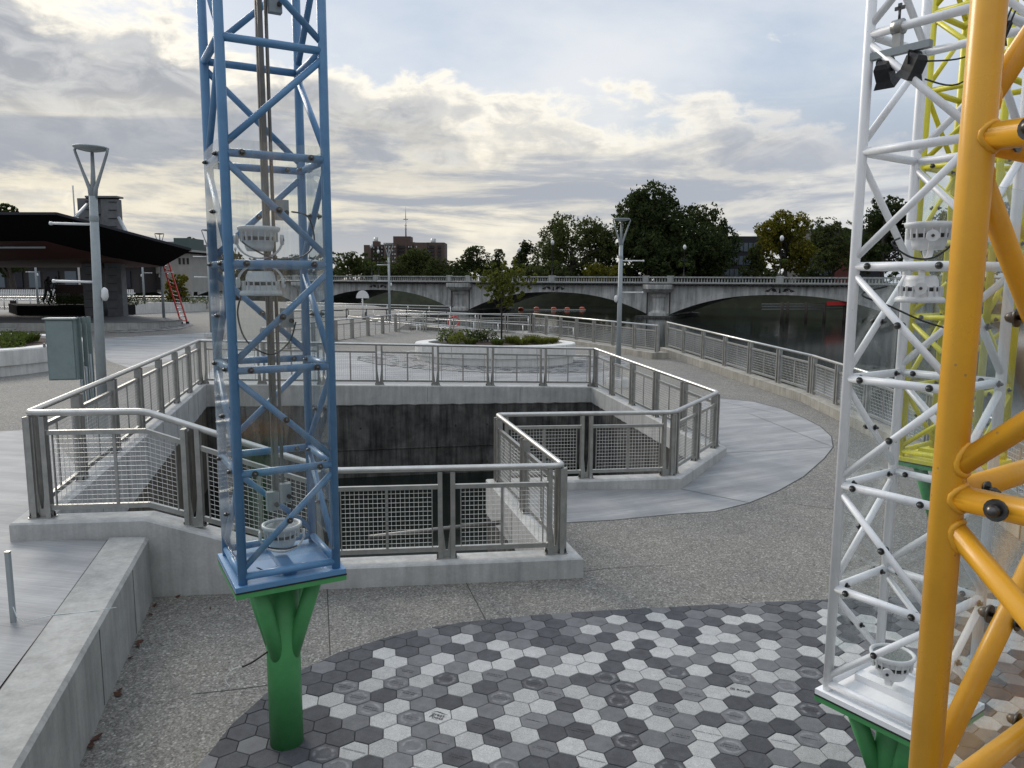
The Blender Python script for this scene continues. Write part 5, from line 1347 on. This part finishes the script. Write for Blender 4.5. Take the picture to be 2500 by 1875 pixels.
# ------------------------------------------------------------------ lamp posts of the square
def lamp_post(px, py, zb, label, arm=-1, top=None, H=5.2, scale=None):
    b = at(px, py, zb); t = thing('lamp_post', b, label, 'lamp post', 'modern lamp posts of the square', rz=.0)
    ORI[t.name] = V((0, 0, 0)); t.location = b
    k = H/5.2
    MB().lathe([(.36, -.2), (.36, .27), (.33, .30), (0, .30)], 24).build('footing', MAT['concrete_light'], t)
    MB().lathe([(.15, .30), (.15, .33), (.08, .34)], 16).build('flange', MAT['grey_pole'], t)
    MB().path([(0, 0, .3), (0, 0, 4.42*k)], [.083, .062], 16).build('pole', MAT['grey_pole'], t)
    z0 = 4.42*k; zt = H
    MB().lathe([(.068, -.45), (.072, -.43), (.072, -.38), (.066, -.36)], 16, Matrix.Translation((0, 0, z0+.05))).build('collar', MAT['grey_pole'], t)
    for a in (0, math.pi):
        c = math.cos(a)
        MB().path([(c*.02, 0, z0-.05), (c*.05, 0, z0+.12), (c*.15, 0, z0+(zt-z0)*.52), (c*.245, 0, zt-.09), (c*.262, 0, zt-.03), (c*.24, 0, zt)], [.045, .034, .024, .022, .022, .022], 8).build('arm', MAT['grey_pole'], t)
    MB().path([(0, .0, z0-.05), (0, .03, z0+(zt-z0)*.5), (0, .03, zt-.06)], [.05, .034, .026], 8).build('arm', MAT['grey_pole'], t)
    MB().lathe([(0, -.055), (.10, -.05), (.20, -.028), (.255, .0), (.262, .014), (.25, .026), (.0, .034)], 28, Matrix.Translation((0, 0, zt))).build('lamp_head', MAT['grey_pole'], t)
    for z in (2.98*k, 3.95*k):
        MB().tube((0, 0, z), (arm*.70, 0, z), .020, 10).build('banner_arm', MAT['lamp_white'], t); MB().lathe([(0, -.03), (.028, -.02), (.028, .02), (0, .03)], 10, Matrix.Translation((arm*.70, 0, z)) @ Matrix.Rotation(math.pi/2, 4, 'Y')).build('arm_cap', MAT['lamp_white'], t)
    MB().lathe([(0, -.11), (.035, -.10), (.058, -.04), (.05, .07), (.026, .10), (0, .11)], 14, Matrix.Translation((-arm*.115, 0, 2.78*k))).build('speaker', MAT['lamp_white'], t)
    return t
lamp_post(256, 1105, .64, 'tall grey lamp post beside the grey electrical cabinet, nearest of its kind', -1, H=4.95).rotation_euler = (0, .021, 0)
lamp_post(1508, 946, .20, 'grey lamp post between the planter and the river railing, right of the middle', 1)
lamp_post(401, 789, .90, 'grey lamp post with the red ladder leaning beside it', 1)
lamp_post(518, 828, .62, 'grey lamp post half hidden behind the left leg of the blue tower', -1)
lamp_post(952, 806, .45, 'thin far grey lamp post in front of the bridge arch, below the brick tower block', -1)
lamp_post(306, 762, .95, 'grey lamp post whose top is hidden by the pavilion roof, right of the grey pier', -1)
lamp_post(95, 764, .95, 'grey lamp post whose top is hidden by the pavilion roof, near the statue', -1)
lamp_post(354, 760, .95, 'grey lamp post far behind, between the pier and the ladder', 1)

# ------------------------------------------------------------------ electrical cabinet
cb = at(226, 1100, .64); cab = thing('electrical_cabinet', cb, 'grey green electrical cabinet mounted on steel channels behind the left railing', 'cabinet')
cz0 = aty(170, 925, cb.y).z; cz1 = aty(170, 779, cb.y).z; xa = aty(129, 850, cb.y).x; xb = aty(193, 850, cb.y).x
MB().box(((xa+xb)/2, cb.y-.05, (cz0+cz1)/2), (xb-xa, .26, cz1-cz0), .22).build('box', MAT['cabinet'], cab)
MB().box(((xa+xb)/2+.03, cb.y-.19, (cz0+cz1)/2), (xb-xa-.05, .02, cz1-cz0-.05), .22).build('door', MAT['cabinet'], cab)
MB().box(((xa+xb)/2, cb.y-.06, cz1+.012), (xb-xa+.05, .32, .024), .22).build('rain_cap', MAT['cabinet'], cab)
MB().box((xa-.005, cb.y-.22, (cz0+cz1)/2+.08), (.03, .03, .07)).build('latch', MAT['bolt_bright'], cab)
for k, px in enumerate((197, 210, 222)):
    q = aty(px, 900, cb.y+.05+.12*k); mb = MB().box((q.x, q.y, (.6+cz1+.03)/2), (.012, .07, cz1+.03-.6)); mb.box((q.x+.035, q.y-.035, (.6+cz1+.03)/2), (.07, .01, cz1+.03-.6)); mb.build('channel_post', MAT['cabinet'], cab)
    MB().tube((q.x+.05, q.y-.09, .6), (q.x+.05, q.y-.09, cz0+.2*k), .022, 10).build('conduit', MAT['grey_pole'], cab)

# ------------------------------------------------------------------ planters
def planter(cx, cy, rx, ry, z0, z1, label, n=72, soil='mulch', a0=0, rim=.5):
    t = thing('planter', (cx, cy, z0), label, 'planter')
    def ringp(k, z): return [(cx+(rx+k)*math.cos(2*math.pi*j/n), cy+(ry+k)*math.sin(2*math.pi*j/n), z) for j in range(n)]
    h = z1-z0
    lev = [(-.07, z0-.4), (-.07, z0+h*.38), (-.05, z0+h*.40), (0.0, z0+h*.40), (0.0, z1-.04), (-.03, z1), (-rim, z1), (-rim, z1-.3)]
    vs = [p for k, z in lev for p in ringp(k, z)]; fs = []
    for a in range(len(lev)-1):
        for j in range(n): fs.append((a*n+j, a*n+(j+1) % n, (a+1)*n+(j+1) % n, (a+1)*n+j))
    mb = MB().add(vs, fs, False); mb.build('wall', MAT['concrete_white'], t)
    mb = MB(); mb.add(ringp(-rim+.01, z1-.10)+[(cx, cy, z1+.02)], [(j, (j+1) % n, n) for j in range(n)], True); mb.build('soil', MAT[soil], t)
    for j in range(0, n, 6):
        a = 2*math.pi*j/n; c = V((cx+(rx+.001)*math.cos(a), cy+(ry+.001)*math.sin(a), z0+h*.7)); MB().box(c, (.004, .012, h*.58), math.atan2(ry*0+math.sin(a)*rx, math.cos(a)*ry)).build('joint_line', MAT['joint_soft'], t)
    return t
pcx, pcy = -.65, 29.7; pz = ground(-.65, 27.6)
pz1 = aty(1206, 847, 27.5).z
planter(pcx, pcy, 3.1, 2.1, pz, pz1, 'oval white concrete planter with a sapling behind the pit')
lpz = aty(110, 845, 24.5).z
planter(-20.2, 25.3, 5.5, 4.9, .57, lpz, 'curved white concrete planter bed at the left edge', rim=.62)
def plant(px, Y, z, h, w, kind, m_, seed, label, n=260):
    x = aty(px, 700, Y).x; r = random.Random(seed); t = thing('garden_plant', (x, Y, z), label, 'plant', 'plants in the planters'); ORI[t.name] = V((0, 0, 0)); mb = MB()
    for k in range(n):
        a = r.uniform(0, 6.283); rr = w*.5*math.sqrt(r.random())
        if kind == 'grass':
            b = V((rr*.6*math.cos(a), rr*.6*math.sin(a), 0)); l = h*r.uniform(.6, 1.1); tp = b+V((math.cos(a)*l*.55, math.sin(a)*l*.55, l*.85)); md = b.lerp(tp, .5)+V((0, 0, l*.16)); s_ = V((-math.sin(a), math.cos(a), 0))*.012
            mb.add([b-s_, b+s_, md+s_, md-s_, tp], ((0, 1, 2, 3), (3, 2, 4)))
        else:
            p = V((rr*math.cos(a), rr*math.sin(a), h*r.uniform(.1, 1)*(1-.5*(rr/(w*.5))**2))); u = V((r.gauss(0, 1), r.gauss(0, 1), r.gauss(0, .6))).normalized()*.055; w_ = u.orthogonal().normalized()*.03
            mb.add([p-u, p-w_, p+u, p+w_], ((0, 1, 2, 3),))
    mb.build('foliage', MAT[m_], t)
    mb = MB()
    for k in range(5):
        a = r.uniform(0, 6.28); mb.path([(0, 0, -.05), (math.cos(a)*w*.12, math.sin(a)*w*.12, h*.4), (math.cos(a)*w*.3, math.sin(a)*w*.3, h*.8)], [.012, .009, .004], 5)
    mb.build('stem', MAT['bark'], t)
zs = pz1-.02
for k, (px, Y, h, w, kd, m_) in enumerate(((1092, 30.0, .55, .9, 'shrub', 'leaf_bed'), (1118, 29.2, .45, .8, 'shrub', 'leaf_young'), (1135, 30.3, .5, .9, 'shrub', 'leaf_bed'), (1165, 29.8, .5, .8, 'shrub', 'leaf_dark'), (1190, 29.9, .55, .9, 'shrub', 'leaf_mid'), (1148, 28.9, .28, .7, 'grass', 'leaf_bed'), (1248, 29.6, .35, .9, 'grass', 'leaf_young'), (1275, 29.0, .32, .9, 'grass', 'leaf_young'), (1300, 29.9, .34, .9, 'grass', 'leaf_young'), (1325, 29.3, .30, .8, 'grass', 'leaf_young'), (1350, 29.8, .26, .8, 'grass', 'leaf_young'), (1215, 28.8, .25, .7, 'grass', 'leaf_bed'))):
    n_ = sorted((1092, 1118, 1135, 1165, 1190) if kd == 'shrub' else (1148, 1215, 1248, 1275, 1300, 1325, 1350)).index(px)
    plant(px, Y, zs, h, w, kd, m_, k+60, ('leafy shrub in the oval planter, %s from the left' if kd == 'shrub' else 'tuft of grassy leaves in the oval planter, %s from the left') % ORD[n_])
for k, (px, Y) in enumerate(((4, 24.2), (22, 25.2), (40, 26.3), (16, 27.2), (58, 27.0), (2, 26.0))):
    plant(px, Y, lpz-.05, .40, 1.1, 'grass' if k % 3 else 'shrub', 'leaf_bed', k+80, 'green plant tuft in the curved planter at the left edge, %s from the left' % ORD[(1, 3, 4, 2, 5, 0)[k]], 300)
# sapling
sx = aty(1224, 840, 29.6); sap = thing('sapling', (sx.x, 29.6, zs-.1), 'slender young tree with yellow green leaves in the oval planter', 'tree'); ORI[sap.name] = V((0, 0, 0))
zt = aty(1224, 606, 29.6).z-zs; sc = zt/3.5; mb = MB(); r = random.Random(5); lb = []
mb.path([(0, 0, 0), (.01, 0, .8*sc), (.0, .02, 1.4*sc), (.03, 0, 2.3*sc), (.05, .02, 3.2*sc)], [.04, .034, .03, .02, .006], 8)
for k in range(15):
    a = k*2.4+r.uniform(-.3, .3); z0 = (1.15+k*.085)*sc; l = (1.55-.055*k)*sc*r.uniform(.8, 1.1); e = V((math.cos(a)*l*.72, math.sin(a)*l*.72, z0+l*.85)); md = V((math.cos(a)*l*.30, math.sin(a)*l*.30, z0+l*.35))
    mb.path([(0, 0, z0), md, e], [.016, .010, .003], 5)
    for q in (.35, .5, .65, .8, 1.0): p = V((0, 0, z0)).lerp(md, q*2) if q < .5 else md.lerp(e, q*2-1); lb.append((p.x, p.y, p.z, .27, .27, .22))
mb.build('trunk', MAT['bark'], sap); crown('crown', lb+[(0.05, 0, 3.1*sc, .3, .3, .35)], 5200, .062, 'leaf_young', 9, sap)

# pavers round the planter and by the stage, too far to tell apart
def paver_patch(poly, hole, nm):
    xs = [p[0] for p in poly]; ys = [p[1] for p in poly]; mbs = {k: MB() for k in 'LMD'}; r = random.Random(3)
    for i in range(-700, 700):
        for j in range(-40, 260):
            c = hexpos(i, j)
            if not (min(xs) < c.x < max(xs) and min(ys) < c.y < max(ys)): continue
            if not inside(c, poly) or (hole and inside(c, hole)): continue
            z = ground(c.x, c.y)+.018; k = r.choice('LLLLLMM'); mbs[k].add([(c.x+HR_*math.cos(HROT+R(60*q)), c.y+HR_*math.sin(HROT+R(60*q)), z) for q in range(6)], [tuple(range(6))])
    for k, mb in mbs.items(): mb.build('paver', MAT['paver_'+k], GR[4 if nm == 'a' else 5], kind='stuff')
paver_patch(HEXA, ell(2.9, 1.9), 'a')
paver_patch(HEXB, None, 'b')

# ------------------------------------------------------------------ pavilion on the left
def gq(L): return [aty(*q) for q in L]
pv = thing('pavilion', aty(250, 780, 48), 'stage pavilion with a sweeping black roof and grey stone pier on the left', 'pavilion')
T = gq([(-500, 524, 36), (139, 524, 38), (467, 611, 42)]); Lw = gq([(-500, 590, 39), (110, 588, 40), (270, 628, 42), (395, 650, 44)]); K = gq([(-500, 653, 52), (300, 653, 52), (395, 652, 46)])
mb = MB(); mb.add(T+Lw, ((0, 3, 4, 1), (1, 4, 5), (1, 5, 6, 2))); mb.build('roof_fascia', MAT['roof_dark'], pv)
mb = MB(); mb.add([q-V((0, 0, .01)) for q in Lw]+K, ((0, 4, 5, 2, 1), (2, 5, 6, 3))); mb.build('soffit', MAT['soffit_red'], pv)
Ku = [q+V((0, 0, .5)) for q in K]; mb = MB(); mb.add(T+Ku+K, ((0, 1, 4, 3), (1, 2, 5, 4), (3, 4, 7, 6), (4, 5, 8, 7), (2, 8, 5))); mb.build('roof_deck', MAT['roof_dark'], pv)
mb = MB()
for a, b in zip(T, T[1:]): mb.beam(a+V((0, -.05, .05)), b+V((0, -.05, .05)), .12, .12)
mb.build('roof_edge', MAT['dark_clad'], pv)
for k, (x0, x1, y0, y1, Y, dp) in enumerate(((208, 236, 484, 776, 47.5, .5), (264, 284, 486, 776, 47.2, .6), (236, 264, 484, 522, 47.5, .4), (236, 264, 582, 655, 47.8, .2))):
    bx(x0, x1, y0, y1, Y, dp, 'pier', 'pier_stone', pv)
bx(207, 285, 478, 482, 47.1, .8, 'pier_cap', 'pier_stone', pv); bx(209, 283, 482, 485, 47.5, .4, 'pier_gap', 'roof_dark', pv)
for k in range(14): bx(207.6, 236.2, 490+k*20, 490.8+k*20, 47.45, .1, 'course_joint', 'joint', pv); bx(263.6, 284.3, 492+k*20, 492.8+k*20, 47.15, .1, 'course_joint', 'joint', pv)
for (a, b) in (((212, 500, 47), (175, 540, 43)), ((290, 532, 47), (325, 598, 44))): MB().tube(aty(*a), aty(*b), .10, 10).build('tie_rod', MAT['grey_pole'], pv)
a = aty(-80, 592, 38.9); b = aty(110, 592, 39.5); MB().tube(a-V((0, 0, .25)), b-V((0, 0, .25)), .05, 8).build('lighting_pipe', MAT['grey_pole'], pv)
sg = thing('stage_platform', aty(250, 800, 42), 'low round-ended grey concrete stage platform under the black pavilion roof', 'platform')
st = [(-60, 39.5), (-26, 39.8)]+[(-22.5+3.6*math.sin(a)*1.0, 43.4-3.6*math.cos(a)) for a in [math.pi*k/16 for k in range(17)]]+[(-30, 56), (-60, 56)]
mat('stage_top', (.13, .135, .14), .8, var=(.10, .103, .108), scale=1.2)
mb = MB().prism(st, .3, 1.20); mb.build('platform', MAT['concrete'], sg); sheet('stage_floor', [(x*.995, 43+(y-43)*.97) for x, y in st], MAT['stage_top'], step=8, zf=lambda x, y: 1.206, parent=sg)
mb = MB().prism([(-60, 38.9), (-26, 39.2), (-24.5, 39.9), (-26, 39.9), (-60, 39.6)], .3, .98); mb.build('step', MAT['concrete'], sg)
# raised bed, statue and plaque wall
bd = aty(160, 740, 49); tag(MB().prism([(aty(40, 740, 48).x, 48), (aty(300, 740, 48).x, 48), (aty(330, 740, 52).x, 52), (aty(20, 740, 52).x, 52)], 1.1, aty(160, 747, 48).z).build('raised_bed', MAT['roof_dark']), 'dark edged raised planting bed behind the stage', 'planting bed')
bz = aty(160, 745, 48).z
for k, px in enumerate((118, 140, 160, 180, 203, 310, 330)):   # left to right
    plant(px, 48.6, bz, .75, 1.3, 'shrub', 'leaf_bed' if k % 2 else 'leaf_mid', 120+k, 'green shrub in the dark raised bed behind the stage, %s from the left' % ORD[k], 260)
pw = thing('plaque_wall', (aty(172, 740, 50).x, 50, bz), 'small brick wall with pale plaques behind the stage', 'wall')
bx(137, 207, 695, 742, 50, .5, 'wall', 'brick_far', pw); bx(141, 170, 716, 737, 49.93, .1, 'plaque', 'pier_stone', pw); bx(196, 206, 716, 737, 49.93, .1, 'plaque', 'pier_stone', pw)
for k in range(5):
    for j in range(7): bx(138+j*9.7+(k % 2)*4, 147+j*9.7+(k % 2)*4-1, 696.5+k*4, 699.8+k*4, 49.95, .06, 'brick', 'brick_far', pw)
bz2 = aty(118, 742, 49.5)
sk = bpy.data.meshes.new('climber_statue'); J = [(0, 0, 1.0), (.03, 0, 1.3), (.08, 0, 1.52), (.12, 0, 1.60), (.16, 0, 1.76), (-.1, .02, .95), (-.16, .02, .55), (-.34, .02, .18), (-.28, 0, .10), (.1, -.02, .95), (.26, -.02, .62), (.10, -.02, .28), (.20, -.02, .22), (.05, .18, 1.48), (.26, .2, 1.40), (.50, .15, 1.55), (.05, -.18, 1.48), (.20, -.22, 1.25), (.45, -.16, 1.30)]
sk.from_pydata([(bz2.x+p[0], bz2.y+p[1], bz2.z+p[2]) for p in J], [(0, 1), (1, 2), (2, 3), (3, 4), (0, 5), (5, 6), (6, 7), (7, 8), (0, 9), (9, 10), (10, 11), (11, 12), (2, 13), (13, 14), (14, 15), (2, 16), (16, 17), (17, 18)], [])
so_ = link('climber_statue', sk, None); sk.materials.append(MAT['black_paint'])
md = so_.modifiers.new('skin', 'SKIN'); rad = [.17, .18, .17, .07, .12, .11, .085, .06, .05, .11, .085, .06, .05, .08, .06, .05, .08, .06, .05]
for v_, q in zip(sk.skin_vertices[0].data, rad): v_.radius = (q, q)
sk.skin_vertices[0].data[0].use_root = True; so_.modifiers.new('sub', 'SUBSURF').levels = 1; so_.modifiers['sub'].render_levels = 1
tag(so_, 'dark bronze statue of a climbing figure beside the brick plaque wall', 'statue')
ls = thing('statue_ladder', (bz2.x+.4, bz2.y, bz2.z), 'dark bronze ladder the statue climbs', 'ladder')
for yy in (-.18, .18): MB().tube((bz2.x+.1, bz2.y+yy, bz2.z), (bz2.x+.75, bz2.y+yy, bz2.z+1.75), .035, 6).build('rail', MAT['black_paint'], ls)
for k in range(6): q = (k+.6)/6.5; MB().tube((bz2.x+.1+.65*q, bz2.y-.18, bz2.z+1.75*q), (bz2.x+.1+.65*q, bz2.y+.18, bz2.z+1.75*q), .025, 6).build('rung', MAT['black_paint'], ls)
# red extension ladder
ld = thing('extension_ladder', at(450, 790, .92), 'red extension ladder leaning up towards the black pavilion roof', 'ladder')
b0, b1 = at(443, 791, .92), at(458, 790, .92); t0, t1 = aty(384, 598, 46.4), aty(401, 606, 46.0)
for a, b in ((b0, t0), (b1, t1)): MB().beam(a, b, .06, .10, (0, 1, 0)).build('rail', MAT['red_paint'], ld)
for k in range(18): q = (k+.7)/18.5; MB().tube(b0.lerp(t0, q), b1.lerp(t1, q), .03, 6).build('rung', MAT['galv_rail'] if k % 4 else MAT['red_paint'], ld)
for a in (b0, b1): MB().box((a.x, a.y, a.z+.06), (.16, .12, .12)).build('foot', MAT['rubber'], ld)
# railings, wall planter and pale building behind
a, b = aty(-120, 722, 60), aty(330, 722, 60); plain_rail(a, b, a.z-1.07, a.z-1.07, 14, 'long silver railing behind the stage on the far left', bars=(1.0, .8, .2), r=.05)
a, b = aty(300, 722, 61), aty(560, 722, 63); plain_rail(a, b, a.z-1.07, b.z-1.07, 9, 'long silver railing behind the pale curved planter wall', bars=(1.0, .8, .2), r=.05)
a = aty(300, 740, 58); b = aty(520, 738, 62); wl = thing('planter_wall', (a.x, a.y, .9), 'long pale curved planter wall behind the red ladder', 'wall')
mb = MB()
pts = [aty(300, 741, 56), aty(360, 739, 58), aty(430, 738, 60.5), aty(520, 738, 63)]
for p0, p1 in zip(pts, pts[1:]): mb.add([(p0.x, p0.y, .8), (p1.x, p1.y, .8), p1, p0, (p0.x, p0.y+.5, p0.z), (p1.x, p1.y+.5, p1.z)], ((0, 1, 2, 3), (3, 2, 5, 4)))
mb.build('wall', MAT['concrete_white'], wl)
for k, px in enumerate((372, 398, 424, 450, 476, 502)): plant(px, 62, aty(px, 738, 62).z-.1, .7, 2.4, 'shrub', 'leaf_bed', 150+k, 'low green shrub behind the long pale planter wall, %s from the left' % ORD[k], 300)
pb_ = thing('pale_building', aty(395, 700, 105), 'pale plastered building with a grey flat roof behind the red ladder', 'building')
bx(335, 462, 619, 712, 106, 12, 'wall', 'plaster', pb_); bx(318, 432, 590, 611, 110, 14, 'roof_storey', 'pier_stone', pb_); bx(320, 468, 610, 614, 105, 14, 'roof_edge', 'concrete_white' if False else 'plaster', pb_); bx(425, 461, 581, 610, 104.5, 5, 'roof_box', 'teal_clad', pb_)
for k in range(8): bx(326+k*13, 335+k*13, 594, 606, 109.9, .2, 'window', 'glass_far', pb_)
for x0 in (436, 446, 456): bx(x0, x0+4, 630, 645, 105.9, .2, 'window', 'recess_dark', pb_)
bx(365, 392, 668, 706, 105.8, .4, 'doorway', 'recess_dark', pb_)
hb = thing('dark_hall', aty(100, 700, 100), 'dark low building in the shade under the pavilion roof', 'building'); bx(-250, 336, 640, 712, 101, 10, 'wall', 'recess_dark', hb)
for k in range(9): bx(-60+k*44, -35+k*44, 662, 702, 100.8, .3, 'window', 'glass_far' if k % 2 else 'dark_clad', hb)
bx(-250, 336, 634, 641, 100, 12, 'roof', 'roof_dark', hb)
wf_ = thing('picket_fence', aty(100, 715, 66), 'white picket fence far behind the stage on the left', 'fence')
a = aty(-60, 716, 66); b = aty(330, 716, 66); MB().beam(a, b, .06, .10).build('rail', MAT['lamp_white'], wf_)
mb = MB(); n = 90
for k in range(n): p = a.lerp(b, k/n); mb.box((p.x, p.y-.05, p.z-.15), (.09, .03, .95))
mb.build('picket', MAT['lamp_white'], wf_, kind='stuff')
fp = aty(184, 545, 72); tag(MB().path([(fp.x, fp.y, .9), (fp.x, fp.y, aty(184, 460, 72).z), (fp.x, fp.y, aty(184, 453, 72).z)], [.10, .06, .09], 8).build('flag_pole', MAT['lamp_white']), 'white flag pole rising behind the pavilion roof', 'flag pole')
